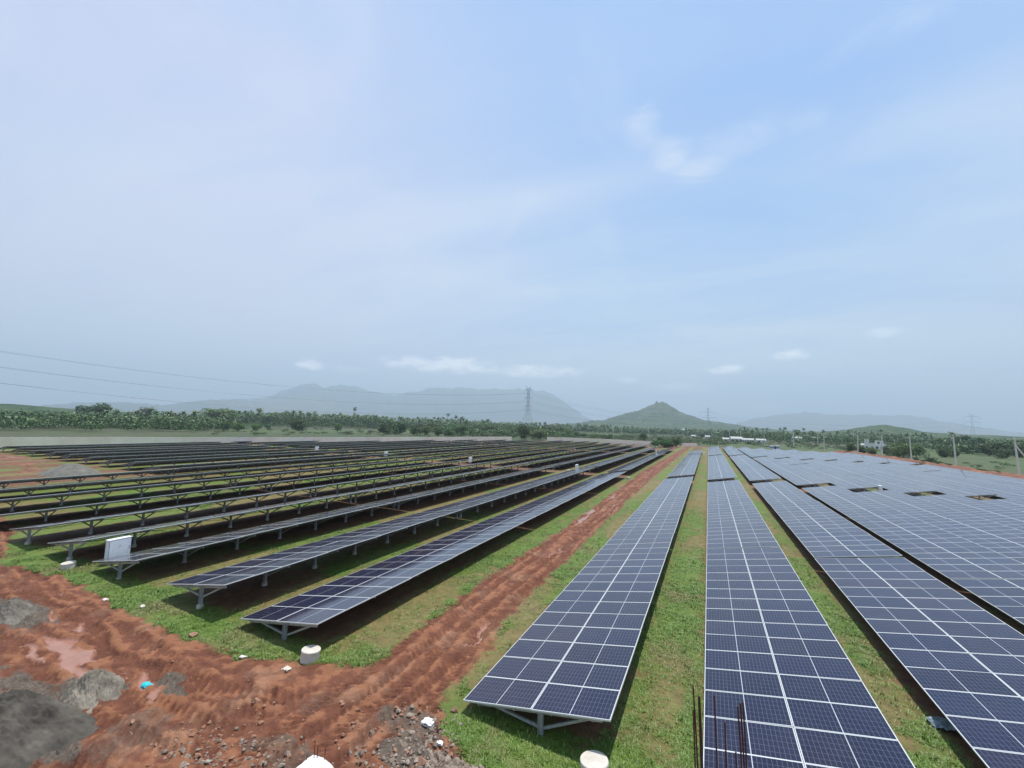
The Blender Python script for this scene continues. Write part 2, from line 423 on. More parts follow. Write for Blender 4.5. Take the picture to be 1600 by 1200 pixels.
def zones(x, y):
    """mud, grass, grey, wet, dry amounts and height at ground points"""
    n1 = fbm(x * .55, y * .55, 1, 4) - .5
    n2 = fbm(x * 2.1, y * 2.1, 5, 4) - .5
    rd = np.abs(x + n2 * .7 + n1 * .5 - road_c(y)) / road_w(y)
    road = (1 - sstep(.82, 1.12, rd)) * (y < 206) * (y > 5)
    e = mud_edge(x + n1 * .6) + n2 * .7 + n1 * .5
    fore = 1 - sstep(-.12, .16, y - e)
    # muddy corner far left, near the boundary wall
    fl = 1 - sstep(.75, 1.1, np.hypot((x + 92) / 34, (y - 19.5 + (x + 92) * .09) / 7.2) + n1 * 1.0 + n2 * .5)
    fl = fl * (x < -58) * sstep(.40, .52, fbm(x * .13 + 3, y * .32, 23, 3) + n2 * .15 - .05) * .85
    cross = (1 - sstep(.5, 1.5, np.abs(y - 66 + n1 * 3) / 1.1)) * (x < 46) * (x > -122) * sstep(-.02, .2, n1 + n2 * .4) * .6
    right = sstep(0, 1.2, x - 46.6 + n1 * 3) * (1 - sstep(-1.0, 1.0, x - 58.5 + n1 * 6)) * (y > 40) * (y < 225)
    endz = sstep(-2, 2, y - 204 + n1 * 8) * (1 - sstep(-3, 3, y - 216 - n1 * 14)) * (x > -20) * (x < 60)
    mud = np.clip(np.maximum.reduce([road, fore, fl, cross, right * .95, endz * .85]), 0, 1)
    # bare soil under the tables and in patches of the grass
    inside = sstep(9.6, 10.9, y + n2 * .8) * (y < 203) * (x < 47) * (x > -118)
    soil = np.zeros_like(x)
    for xr in ROWS_R + ROWS_L:
        u = (x - xr) / WX
        soil = np.maximum(soil, sstep(-.10, .08, u + n2 * .20) * (1 - sstep(.80, 1.08, u + n2 * .3)))
    big = fbm(x * .12, y * .12, 21, 3)
    soil = soil * inside * sstep(.12, .38, big + n2 * .25)
    dry = sstep(.46, .60, fbm(x * .35 + 9, y * .16, 31, 4) + n2 * .22) * inside
    dry = np.maximum(dry, (1 - sstep(.3, 1.0, np.hypot((x + 11.3) / 1.6, (y - 9.3) / .55))) * .8)
    dry = np.maximum(dry, (1 - sstep(.2, 1.0, np.hypot((x + 1.2) / 1.0, (y - 13.0) / 4.2) + n2 * .8)) * .95)
    grey = np.zeros_like(x)
    for (gx, gy, a, b, st) in [(-14.5, 4.4, 2.2, 1.2, 1), (-15.1, 6.0, 1.05, .75, .95), (-22.9, 6.8, 2.4, .7, 1), (-13.7, 7.25, .55, .35, .8), (-13.0, 6.9, .5, .3, .8),
                               (-9.3, 8.3, .55, .7, .45), (-6.7, 8.9, 1.3, .7, .6), (-5.6, 8.2, 1.8, .55, .9), (-8.5, 6.9, 1.6, .6, .55), (-10.8, 7.0, 1.0, .8, .35), (-12.2, 5.6, .8, 1.0, .5), (-17, 5.2, 2.0, .5, .7)]:
        grey = np.maximum(grey, st * (1 - sstep(.55, 1.15, np.hypot((x - gx) / a, (y - gy) / b) + n2 * .9 + n1 * .4)))
    grey = grey * fore
    wet = puddle_mask(x, y) * sstep(.3, .7, mud)
    # heights
    h = (fbm(x * .06, y * .06, 41, 3) - .5) * .10 + n1 * .03
    tr = np.zeros_like(x)
    for k, (off, wd) in enumerate([(-1.0, .17), (-.55, .15), (.25, .16), (.72, .17), (1.15, .12)]):
        wob = (fbm(y * .22 + 7 * k, y * 0 + k, 60 + k, 2) - .5) * .5
        br = .35 + 1.1 * fbm(y * .5 + 3 * k, x * .8, 62 + k, 2)
        tr -= .050 * br * np.exp(-((x - road_c(y) - off - wob) / wd) ** 2)
        tr += .026 * np.exp(-((x - road_c(y) - off - wob - .26) / .1) ** 2) * (fbm(x * 5, y * 2.5, 71, 2) * 1.6)
        # tyre lugs
        tr += .034 * np.exp(-((x - road_c(y) - off - wob) / (wd * 1.1)) ** 2) * np.sign(np.sin((y + (x - road_c(y)) * (.8 if k % 2 else -.8)) * 2 * math.pi / .22))
    h += road * (tr * 1.25 + (fbm(x * 3.2, y * 1.5, 73, 4) - .5) * .14 + (fbm(x * 8, y * 6, 74, 4, .65) - .5) * .12)
    # curved wheel ruts in the foreground mud
    ft = np.zeros_like(x)
    for k, (off, wd) in enumerate([(-.55, .16), (-1.25, .18), (-2.0, .15), (-2.75, .2), (-3.5, .16), (-.95, .1)]):
        wob = (fbm(x * .3 + 5 * k, x * 0 + k, 80 + k, 2) - .5) * .7
        q = y - (np.interp(x, [-40, -26, -19.8, -15, -11, -8, -6], [11, 8.9, 8.5, 8.3, 8.5, 9.4, 10.5]) + off + wob)
        br = .25 + 1.2 * fbm(x * .6 + 3 * k, y * .8, 82 + k, 2)
        ft -= .062 * br * np.exp(-(q / wd) ** 2)
        ft += .028 * np.exp(-((q - .27) / .1) ** 2)
        ft += .032 * np.exp(-(q / (wd * 1.1)) ** 2) * np.sign(np.sin((x + q * .9) * 2 * math.pi / .24))
    ft = ft * sstep(-1.5, -3.5, -np.abs(x + 15) + 9) if False else ft * sstep(3.2, 5.0, y)
    clod = (fbm(x * 2.6, y * 2.6, 75, 5, .6) - .5)
    h += fore * (1 - road) * (ft * 1.1 + clod * .20 + (fbm(x * 7, y * 7, 76, 4, .65) - .5) * .15)
    h += fore * (1 - road) * (fbm(x * .75, y * .9, 88, 3) - .45) * .55 * (1 - sstep(7.6, 8.8, y + (x + 20) * .02)) * sstep(-10.0, -12.0, x)
    h += fl * ((fbm(x * 1.2, y * 1.2, 77, 4) - .5) * .3)
    h += right * ((fbm(x * .4, y * .4, 79, 4) - .5) * .8 + 1.1 * np.exp(-((x - 51 - n1 * 3) / 1.8) ** 2) + .6 * np.exp(-((x - 56.5 - n1 * 3) / 1.5) ** 2))
    h += (1 - mud) * (fbm(x * 3, y * 3, 85, 3) - .5) * .03
    rel = road * tr * 1.25 / .075 + fore * (1 - road) * (ft * 1.1 / .09 + clod * 1.8) + (fbm(x * 3, y * 3, 78, 5, .65) - .5) * 2.6
    dry = np.where(mud > .45, sstep(-.75, .55, rel), dry)
    h = np.where(wet > .02, h * (1 - wet) + (-.055) * wet, h)
    far = sstep(200, 500, np.hypot(x, y))
    h = h * (1 - far)
    grass = np.clip((1 - mud) * (1 - .95 * soil) * (1 - .85 * dry), 0, 1)
    return mud, grass, grey, wet, dry, soil, h
def ground_h(x, y):
    return float(zones(np.array([float(x)]), np.array([float(y)]))[-1][0])

def steps(a, b, s0, s1):
    out = [a]; s = s0; k = (s1 / s0)
    n = max(2, int((b - a) / ((s0 + s1) / 2)))
    ss = np.geomspace(s0, s1, n); ss *= (b - a) / ss.sum()
    return a + np.cumsum(ss)
xs = np.concatenate([-steps(130, 14000, 2.0, 1400)[::-1], -steps(34, 130, .12, 1.6)[::-1], -steps(12, 34, .055, .11)[::-1],
                     np.arange(-12, -2.5, .045), -2.5 + np.concatenate([[0], steps(0, 14, .06, .22)]), 11.5 + steps(0, 60, .3, 2.2), 71.5 + steps(0, 14000, 3, 1400)])
ys = np.concatenate([-steps(0, 14000, 3, 1500)[::-1], [0], steps(0, 3.2, .8, .1), np.arange(3.25, 10.5, .05), 10.5 + steps(0, 14, .055, .10),
                     24.5 + steps(0, 50, .10, .5), 74.5 + steps(0, 170, .5, 3), 244.5 + steps(0, 14000, 4, 1500)])
GX, GY = np.meshgrid(xs, ys)
gx, gy = GX.ravel(), GY.ravel()
mud, grass, grey, wet, dry, soil, hh = zones(gx, gy)
me = np_mesh('ground', np.stack([gx, gy, hh], 1), grid_faces(len(xs), len(ys)), [], True)
for nm, arr in (('zone_a', (mud, grass, grey)), ('zone_b', (wet, dry, soil))):
    at = me.attributes.new(nm, 'FLOAT_VECTOR', 'POINT')
    at.data.foreach_set('vector', np.stack(arr, 1).astype(np.float32).ravel())

def m_ground(t, b):
    P = geopos(t)
    def attr(n):
        a = nd(t, 'ShaderNodeAttribute', attribute_name=n); s = nd(t, 'ShaderNodeSeparateXYZ')
        t.links.new(a.outputs['Vector'], s.inputs[0]); return s.outputs
    mu, gr, gy_ = attr('zone_a'); we, dr, so = attr('zone_b')
    ps = nd(t, 'ShaderNodeSeparateXYZ'); t.links.new(P, ps.inputs[0])
    nf = noise(t, P, 2.4, 8, .65); nff = noise(t, P, 11, 6, .7); nl = noise(t, P, .33, 5, .6); nb = noise(t, P, .035, 5, .55)
    # soils
    mudc = ramp(t, nf, [(.27, (.088, .028, .013)), (.43, (.165, .052, .023)), (.58, (.255, .094, .042)), (.76, (.37, .175, .09))])
    mudc = mixc(t, mapr(t, nff, .52, .74, 0, .45), mudc, (.30, .155, .085))
    mudc = mixc(t, mapr(t, noise(t, P, 30, 5, .7), .35, .55, .35, 0), mudc, (.065, .024, .014))
    mudc = mixc(t, mapr(t, nl, .40, .60, 0, .45), mudc, (.105, .038, .021))
    mudc = mixc(t, mapr(t, noise(t, P, .75, 6, .6), .52, .66, 0, .45), mudc, (.34, .205, .13))
    mudc = mixc(t, mth(t, 'SUBTRACT', 1.0, dr, clamp=True), mudc, mixc(t, .55, mudc, (.085, .030, .017)))
    mudc = mixc(t, mapr(t, dr, .55, 1.0, 0, .42), mudc, (.33, .150, .072))
    soilc = ramp(t, nf, [(.3, (.085, .034, .019)), (.55, (.145, .060, .030)), (.8, (.22, .11, .055))])
    dryc = ramp(t, nf, [(.3, (.12, .088, .035)), (.55, (.18, .135, .052)), (.8, (.26, .20, .09))])
    grc = ramp(t, nf, [(.25, (.046, .088, .012)), (.48, (.082, .142, .018)), (.62, (.120, .175, .024)), (.82, (.19, .215, .045))])
    grc = mixc(t, mapr(t, nl, .42, .68, 0, .6), grc, (.135, .150, .045))
    greyc = ramp(t, nff, [(.3, (.050, .042, .032)), (.5, (.092, .078, .060)), (.75, (.20, .175, .14))])
    watc = ramp(t, nf, [(.3, (.24, .115, .078)), (.7, (.33, .17, .12))])
    c = mixc(t, dr, soilc, dryc)
    c = mixc(t, mth(t, 'MULTIPLY', so, .85), c, soilc)
    grc = mixc(t, mapr(t, noise(t, P, .45, 5, .65), .47, .64, 0, .55), grc, (.16, .135, .05))
    c = mixc(t, gr, c, grc)
    me_ = mth(t, 'ADD', mu, mth(t, 'MULTIPLY', mth(t, 'SUBTRACT', nff, .5), mth(t, 'MULTIPLY', mth(t, 'MULTIPLY', mu, mth(t, 'SUBTRACT', 1.0, mu)), 3.0)), clamp=True)
    c = mixc(t, me_, c, mudc)
    c = mixc(t, mth(t, 'MULTIPLY', mapr(t, mth(t, 'ADD', gy_, mth(t, 'MULTIPLY', mth(t, 'SUBTRACT', nf, .5), .7)), .35, .7), .9), c, greyc)
    c = mixc(t, we, c, watc)
    # farmland beyond the compound
    vo = nd(t, 'ShaderNodeTexVoronoi', feature='F1'); vo.inputs['Scale'].default_value = .011
    mp_ = nd(t, 'ShaderNodeMapping'); mp_.inputs['Rotation'].default_value = (0, 0, .5); mp_.inputs['Scale'].default_value = (1, .45, 1)
    t.links.new(P, mp_.inputs[0]); t.links.new(mp_.outputs[0], vo.inputs['Vector'])
    vs = nd(t, 'ShaderNodeSeparateColor'); t.links.new(vo.outputs['Color'], vs.inputs[0])
    fld = ramp(t, vs.outputs[0], [(0, (.072, .105, .036)), (.25, (.11, .16, .04)), (.45, (.095, .100, .050)), (.62, (.15, .20, .055)), (.8, (.12, .12, .065)), (1, (.085, .125, .040))], 'CONSTANT')
    mid = noise(t, P, .35, 6, .7)
    fld = mixc(t, mapr(t, mid, .42, .62, 0, .55), fld, (.145, .15, .08))
    fld = mixc(t, mapr(t, noise(t, P, 1.6, 4, .7), .45, .62, 0, .5), fld, (.045, .075, .026))
    fld = mixc(t, mapr(t, nb, .45, .62, 0, .5), fld, (.13, .10, .06))
    outx1 = mth(t, 'MAXIMUM', mapr(t, ps.outputs[0], 54, 58), mapr(t, ps.outputs[1], 206, 216))
    # west of the boundary wall: line through (-129,32) and (-88,160)
    wl = mth(t, 'ADD', mth(t, 'MULTIPLY', ps.outputs[0], -.95), mth(t, 'MULTIPLY', ps.outputs[1], .30))
    outx = mth(t, 'MAXIMUM', outx1, mapr(t, wl, 131, 134))
    keep = mth(t, 'SUBTRACT', 1.0, mth(t, 'MULTIPLY', me_, 1.0, clamp=True), clamp=True)
    fld = mixc(t, 1.0, fld, (.50, .60, .44), 'MULTIPLY')
    c = mixc(t, mth(t, 'MULTIPLY', outx, keep), c, fld)
    t.links.new(c, b.inputs['Base Color'])
    ro = mapr(t, nl, .35, .65, .62, .85)
    ro = mth(t, 'ADD', mth(t, 'MULTIPLY', ro, mth(t, 'SUBTRACT', 1.0, we)), mth(t, 'MULTIPLY', we, .10))
    t.links.new(ro, b.inputs['Roughness'])
    bn = nd(t, 'ShaderNodeBump'); bn.inputs['Distance'].default_value = .09
    t.links.new(mth(t, 'MULTIPLY', mth(t, 'SUBTRACT', 1.0, we), .9), bn.inputs['Strength'])
    t.links.new(mth(t, 'ADD', mth(t, 'MULTIPLY', nff, .6), nf), bn.inputs['Height'])
    t.links.new(bn.outputs[0], b.inputs['Normal'])
GROUND = mat('ground_soil', build=m_ground, spec=.3)
me.materials.append(GROUND)
g = obj('ground', me); tag(g, kind='structure')

# ------------------------------------------------------------------ grass tufts near the camera
def grass_material(t, b):
    g_ = nd(t, 'ShaderNodeNewGeometry')
    n = noise(t, g_.outputs['Position'], .8, 4, .6)
    r = mth(t, 'ADD', mth(t, 'MULTIPLY', g_.outputs['Random Per Island'], .5), mth(t, 'MULTIPLY', n, .5))
    c = ramp(t, r, [(.2, (.062, .130, .012)), (.45, (.095, .185, .018)), (.65, (.135, .215, .024)), (.85, (.19, .235, .045))])
    c = mixc(t, mapr(t, noise(t, g_.outputs['Position'], .45, 5, .65), .47, .64, 0, .65), c, (.19, .165, .06))
    t.links.new(c, b.inputs['Base Color'])
GRASS = mat('grass_blades', rough=.55, build=grass_material)
def tufts(n, x0, x1, y0, y1, hmin, hmax):
    x = rng.uniform(x0, x1, n); y = y0 + (y1 - y0) * rng.uniform(0, 1, n) ** 1.5
    z = zones(x, y); gr = z[1] * (1 - z[0]); clump = fbm(x * 1.3, y * 1.3, 55, 3)
    keep = (rng.uniform(0, 1, n) < gr * sstep(.22, .48, clump) * 1.15)
    for xr in ROWS_R + ROWS_L:
        keep &= ~((x > xr + .1) & (x < xr + WX - .4) & (y > 10.4) & (rng.uniform(0, 1, n) < .94))
    x, y, h, cl = x[keep], y[keep], z[-1][keep], clump[keep]
    m_ = len(x); nb_ = 6
    V = np.zeros((m_, nb_, 3, 3)); 
    for k in range(nb_):
        a = rng.uniform(0, 2 * np.pi, m_); ln = rng.uniform(hmin, hmax, m_) * (0.25 + 0.95 * cl)
        sp = rng.uniform(.03, .085, m_); w = rng.uniform(.008, .017, m_)
        bx, by = x + rng.normal(0, .03, m_), y + rng.normal(0, .03, m_)
        V[:, k, 0] = np.stack([bx - w * np.sin(a), by + w * np.cos(a), h - .01], 1)
        V[:, k, 1] = np.stack([bx + w * np.sin(a), by - w * np.cos(a), h - .01], 1)
        V[:, k, 2] = np.stack([bx + sp * np.cos(a) * 1.6, by + sp * np.sin(a) * 1.6, h + ln], 1)
    return V.reshape(-1, 3)
gv = np.concatenate([tufts(4500, -33, 9, 7.8, 30, .10, .22), tufts(190000, -33, 9, 7.8, 22, .015, .065), tufts(90000, -45, 12, 20, 45, .02, .07)])
gme = np_mesh('grass', gv, np.arange(len(gv)).reshape(-1, 3), [GRASS], False)
tag(obj('grass', gme), 'short green grass growing between the rows of solar tables', 'grass', kind='stuff')
# ------------------------------------------------------------------ solar tables
CT, ST = math.cos(TILT), math.sin(TILT)
ML = 1.895; GAP = .012; MW = MP - .008
def add_module(mb, u0, y0, idx, M=None):
    """one framed module; local x across the slope, y along the row; top at z = 0"""
    x0, x1, y1 = u0, u0 + ML, y0 + MW
    f = .021
    T = (lambda p: M @ Vector(p)) if M is not None else (lambda p: p)
    g0 = [(x0 + f, y0 + f, -.002), (x1 - f, y0 + f, -.002), (x1 - f, y1 - f, -.002), (x0 + f, y1 - f, -.002)]
    iu, iv = idx
    mb.quad([T(p) for p in g0], 0, [(iu + .002, iv + .002), (iu + .998, iv + .002), (iu + .998, iv + .998), (iu + .002, iv + .998)])
    o = [(x0, y0, 0), (x1, y0, 0), (x1, y1, 0), (x0, y1, 0)]
    inn = [(x0 + f, y0 + f, 0), (x1 - f, y0 + f, 0), (x1 - f, y1 - f, 0), (x0 + f, y1 - f, 0)]
    for k in range(4):
        j = (k + 1) % 4
        mb.quad([T(p) for p in (o[k], o[j], inn[j], inn[k])], 1)
        lo = [(q[0], q[1], -.035) for q in (o[k], o[j])]
        mb.quad([T(p) for p in (lo[0], lo[1], o[j], o[k])], 1)
    mb.quad([T((q[0], q[1], -.035)) for q in o[::-1]], 2)
PM = [GLASS, ALU, BACK]
TM = Matrix(((CT, 0, -ST, 0), (0, 1, 0, 0), (ST, 0, CT, ZL), (0, 0, 0, 1)))   # slope frame -> table frame
b_ = MB(); add_module(b_, 0, 0, (0, 0)); MODULE = b_.mesh('solar_module', PM)
_arr = {}
def array_mesh(n):
    if n not in _arr:
        b = MB()
        for i in range(n):
            for k in (0, 1): add_module(b, k * (ML + GAP), i * MP, (k, i), TM)
        _arr[n] = b.mesh('panel_array', PM)
    return _arr[n]
def S(u, d, y=0):   # a point u up the slope and d below the module face
    p = TM @ Vector((u, y, -d)); return p
PU = (.42, 1.42, 2.38, 3.38)
def purlin_mb(b, k, n):
    a, c = S(PU[k], .072, .04), S(PU[k], .072, n * MP - .06)
    b.bar(a, c, .045, .07, 0, up=(-ST, 0, CT))
PX = 2.04
def rafter_mb(b, y): b.bar(S(.30, .148, y), S(3.55, .148, y), .05, .08, 0, up=(-ST, 0, CT))
def post_mb(b, y):
    zt = ZL + (PX) * math.tan(TILT) - .11
    x = PX
    b.box(x - .052, x + .052, y - .004, y + .004, -.45, zt); b.box(x - .06, x - .052, y - .05, y + .05, -.45, zt); b.box(x + .052, x + .06, y - .05, y + .05, -.45, zt)
def brace_mb(b, y, s):
    e = S(.72 if s < 0 else 3.25, .175, y + .05)
    b.bar((PX + s * .04, y + .05, .30), e, .05, .06, 0)
def foot_mb(b, y):
    n = 10; pts = []
    for r, z in ((.12, -.1), (.115, .02), (.08, .04)):
        pts.append([(PX + r * math.cos(2 * math.pi * k / n), y + r * math.sin(2 * math.pi * k / n), z) for k in range(n)])
    for a, c in zip(pts, pts[1:]):
        for k in range(n): b.quad([a[k], a[(k + 1) % n], c[(k + 1) % n], c[k]])
    b.quad(pts[-1])
_m = {}
def pm(key, fn, name, mt):
    if key not in _m:
        b = MB(); fn(b); _m[key] = b.mesh(name, [mt])
    return _m[key]
def post_ys(n): return [.22 + i * (n * MP - .46) / 7 for i in range(8)]
def table_near(n):
    r = empty('solar_table', (0, 0, 0))
    for i in range(n):
        for k in (0, 1):
            o = obj('solar_module', MODULE, r, S(k * (ML + GAP), 0, i * MP)); o.rotation_euler = (R(random.uniform(-.35, .35)), -TILT + R(random.uniform(-.25, .25)), 0)
    for k in range(4): obj('purlin', pm(('pu', k, n), lambda b: purlin_mb(b, k, n), 'purlin', GALV), r)
    def cab(b, u, sd):
        rr = random.Random(n * 7 + int(u * 100)); ys_ = post_ys(n); P_ = [S(u, .10, ys_[0])]
        for a, c in zip(ys_, ys_[1:]):
            P_ += [S(u, sd + rr.uniform(.02, .16), a * .7 + c * .3), S(u, sd + rr.uniform(.04, .2), a * .4 + c * .6), S(u, .10, c)]
        b.tube(P_, .009, 4)
    for u, sd in ((1.0, .13), (1.07, .16), (2.85, .14)): obj('cable', pm(('ca', n, u), lambda b: cab(b, u, sd), 'cable', DARKW), r)
    for y in post_ys(n):
        obj('rafter', pm('ra', lambda b: rafter_mb(b, 0), 'rafter', GALV), r, (0, y, 0))
        p = obj('post', pm('po', lambda b: post_mb(b, 0), 'post', GALV), r, (0, y, 0))
        obj('footing', pm('fo', lambda b: foot_mb(b, 0), 'footing', CONC), p)
        for s in (-1, 1): obj('brace', pm(('br', s), lambda b: brace_mb(b, 0, s), 'brace', GALV), r, (0, y, 0))
    return r
def table_mid(n):
    r = empty('solar_table', (0, 0, 0))
    obj('panel_array', array_mesh(n), r)
    def fr(b):
        for k in range(4): purlin_mb(b, k, n)
    obj('purlins', pm(('pf', n), fr, 'purlins', GALV), r)
    def pf(b):
        post_mb(b, 0); rafter_mb(b, 0); brace_mb(b, 0, -1); brace_mb(b, 0, 1); foot_mb(b, 0)
    for y in post_ys(n): obj('braced_post', pm('bp', pf, 'braced_post', GALV), r, (0, y, 0))
    return r
def table_far(n):
    r = empty('solar_table', (0, 0, 0))
    obj('panel_array', array_mesh(n), r)
    def fr(b):
        for k in range(4): purlin_mb(b, k, n)
        for y in post_ys(n): post_mb(b, y); rafter_mb(b, y); brace_mb(b, y, -1); brace_mb(b, y, 1)
    obj('support_frame', pm(('sf', n), fr, 'support_frame', GALV), r)
    return r
ORD = ['first', 'second', 'third', 'fourth', 'fifth', 'sixth', 'seventh', 'eighth', 'ninth', 'tenth', 'eleventh', 'twelfth',
       'thirteenth', 'fourteenth', 'fifteenth', 'sixteenth', 'seventeenth', 'eighteenth']
BL = [(9.82, (16, 16, 15)), (67.6, (18, 18, 18)), (133.4, (20, 20, 19))]
PROT = {}
def place_table(kind, n, x, y, label, group, jz, jr):
    key = (kind, n)
    if key not in PROT:
        r = {'near': table_near, 'mid': table_mid, 'far': table_far}[kind](n); note_kids(r); PROT[key] = r
    else: r = copy_tree(PROT[key])
    r.location = (x, y, jz); r.rotation_euler = (0, jr, 0)
    tag(r, label, 'solar panels', group)
BN = ['front', 'middle', 'farthest']
DZ = {'right': [-.16, -.15, .14, 0.0], 'left': [-.15, .12, -.02, .10, .16]}
def row_tables(side, k, x, yend, ystart=9.82):
    rz = DZ[side][k] if k < len(DZ[side]) else random.uniform(-.05, .05)
    for bi, (y0, ns) in enumerate(BL):
        y = y0
        for ti, n in enumerate(ns):
            yy = y; y += n * MP + .12
            if yy < ystart - 3: continue
            nn = min(n, int((yend - yy) / MP))
            if nn < 4: continue
            near = bi == 0 and ((side == 'right' and k < 4 and ti < 2) or (side == 'left' and k < 4 and ti < 2) or (side == 'left' and k == 4 and ti == 0))
            kind = 'near' if near else ('mid' if bi == 0 and (side == 'right' or k < 9) else 'far')
            where = 'right' if side == 'right' else 'left'
            lab = '%s solar table of the %s block, %s row %s of the track' % (ORD[ti], BN[bi], ORD[k], where)
            place_table(kind, nn, x, yy, lab, 'solar tables %s of the mud track' % where, rz + random.uniform(-.025, .025), R(random.uniform(-.35, .35)))
RE = [156.8, 202, 202, 202, 199, 196, 194, 192, 190, 188]
for k, x in enumerate(ROWS_R): row_tables('right', k, x, RE[k])
LE = [157.6, 157.4, 181.5, 179, 183, 189, 190, 196, 189, 187, 182, 175, 165, 150, 130, 108, 90, 73]
for k, x in enumerate(ROWS_L): row_tables('left', k, x, LE[k], 9.82 if k < 9 else 29.5)

# ------------------------------------------------------------------ white drums, inverter boxes, small things on the ground
def drum_mesh(r, h):
    b = MB(); n = 28
    prof = [(r * .97, -.1), (r * .97, h * .80), (r * 1.0, h * .82), (r * 1.0, h - .02), (r * .97, h), (r * .0, h + .012)]
    rings = [[(q * math.cos(2 * math.pi * k / n), q * math.sin(2 * math.pi * k / n), z) for k in range(n)] for q, z in prof[:-1]]
    for i, (a, c) in enumerate(zip(rings, rings[1:])):
        for k in range(n): b.quad([a[k], a[(k + 1) % n], c[(k + 1) % n], c[k]], 0)
    return b, rings[-1]
def drum_parts(r, h):
    b, top = drum_mesh(r, h)
    body = b.mesh('drum_body', [WHITEP])
    l = MB(); n = len(top)
    for k in range(n): l.quad([top[k], top[(k + 1) % n], (0, 0, h + .015)])
    return body, l.mesh('drum_lid', [WHITEP])
DB, DL = drum_parts(.28, .31)
def drum(x, y, label, tilt=(0, 0), s=1.0):
    r = empty('white_drum', (x, y, ground_h(x, y) - .02)); r.rotation_euler = (tilt[0], tilt[1], random.uniform(0, 3)); r.scale = (s, s, s)
    obj('drum_body', DB, r); obj('drum_lid', DL, r)
    tag(r, label, 'drum', 'white round drums standing at the ends of the panel rows')
drum(-11.22, 9.66, 'squat white drum on red soil at the near end of the first left row', (R(5), R(3)))
drum(-2.29, 9.48, 'white drum at the bottom edge beside the front end of the first right row', (R(-3), R(4)), 1.08)
drum(-27.5, 9.55, 'low cream drum in the grass left of the large white inverter box', (R(3), R(-4)), .95)
for x, y, lab in [(-26.0, 67.0, 'distant white drum in the cross aisle by the third row left of the track'),
                  (-20.9, 66.6, 'distant white drum in the cross aisle next to the nearest aisle inverter box'),
                  (-10.7, 62.9, 'pale drum beside the track where the first left row breaks'),
                  (-67.6, 67.2, 'far white drum at the aisle, left one of the pair near the wall'),
                  (-62.6, 67.0, 'far white drum at the aisle just left of the second inverter box'),
                  (-42.1, 66.8, 'far white drum at the aisle left of the third inverter box from the left'),
                  (-39.5, 132.2, 'very distant white drum at the second aisle, middle of the left field'),
                  (-60.5, 132.2, 'very distant white drum at the second aisle, deepest in the left field'),
                  (-24.3, 132.0, 'very distant white drum at the second aisle near the track'),
                  (-7.4, 116.0, 'tiny white drum on the grass between the left field and the far track')]:
    drum(x, y, lab)

def box_parts():
    b = MB(); b.box(-.62, .62, -.17, .17, .32, 1.30)
    b.box(-.65, .65, -.185, .20, 1.30, 1.335)
    d = MB(); d.box(-.585, .585, -.19, -.17, .355, 1.265)
    for x in (-.5, .5):
        for z in (.42, 1.2): d.box(x - .012, x + .012, -.198, -.19, z - .012, z + .012)
    for i in range(7): b.box(.62, .628, -.10, .10, 1.02 + i * .03, 1.036 + i * .03)
    for i in range(3): b.tube([(-.35 + i * .3, 0, .33), (-.35 + i * .3, .02, .12), (-.3 + i * .3, .05, -.05)], .022, 6)
    global BXG
    gk = MB()
    for a in ((-.60, -.586, .34, 1.28), (.586, .60, .34, 1.28), (-.60, .60, .34, .354), (-.60, .60, 1.266, 1.28)): gk.box(a[0], a[1], -.1745, -.16, a[2], a[3])
    BXG = gk.mesh('door_seal', [DARKW])
    h = MB(); h.box(.50, .53, -.225, -.19, .72, .88)
    lb = MB(); lb.box(-.05, .05, -.193, -.1901, .93, .965)
    return b.mesh('body', [BOXM]), d.mesh('door', [BOXM]), h.mesh('handle', [GALV]), lb.mesh('badge', [GALV])
BXB, BXD, BXH, BXL = box_parts()
def leg_f(b): b.box(-.03, .03, -.03, .03, -.15, .32)
LEGM = pm('leg', leg_f, 'leg', GALV)
_bx = None
def inverter(x, y, label, rz=0.0):
    global _bx
    if _bx is None:
        r = empty('inverter_box', (0, 0, 0))
        obj('body', BXB, r); d = obj('door', BXD, r); obj('handle', BXH, d); obj('badge', BXL, d); obj('door_seal', BXG, r)
        for sx in (-.5, .5): obj('leg', LEGM, r, (sx, 0, 0))
        _bx = r; note_kids(r)
    else: r = copy_tree(_bx)
    r.location = (x, y, .0); r.rotation_euler = (0, 0, rz + R(90)); r.scale = (.72, .8, .90)
    tag(r, label, 'inverter box', 'white inverter boxes at the ends of the rows')
inverter(-26.55, 10.95, 'large white metal inverter box standing behind the near end of the third row left', R(4))
inverter(-80.7, 67.3, 'white inverter box at the cross aisle, leftmost of four in the left field')
inverter(-60.4, 67.3, 'white inverter box at the cross aisle, second of four from the left')
inverter(-40.1, 67.3, 'white inverter box at the cross aisle, third of four from the left')
inverter(-19.75, 67.3, 'white inverter box at the cross aisle nearest the mud track in the left field')
inverter(19.2, 67.3, 'white inverter box seen through the gap between tables in the right field')
inverter(-14.3, 131.9, 'distant white inverter box at the second aisle beside the far end of the track')
inverter(-1.3, 131.8, 'distant white inverter box on the grass between first and second right rows')

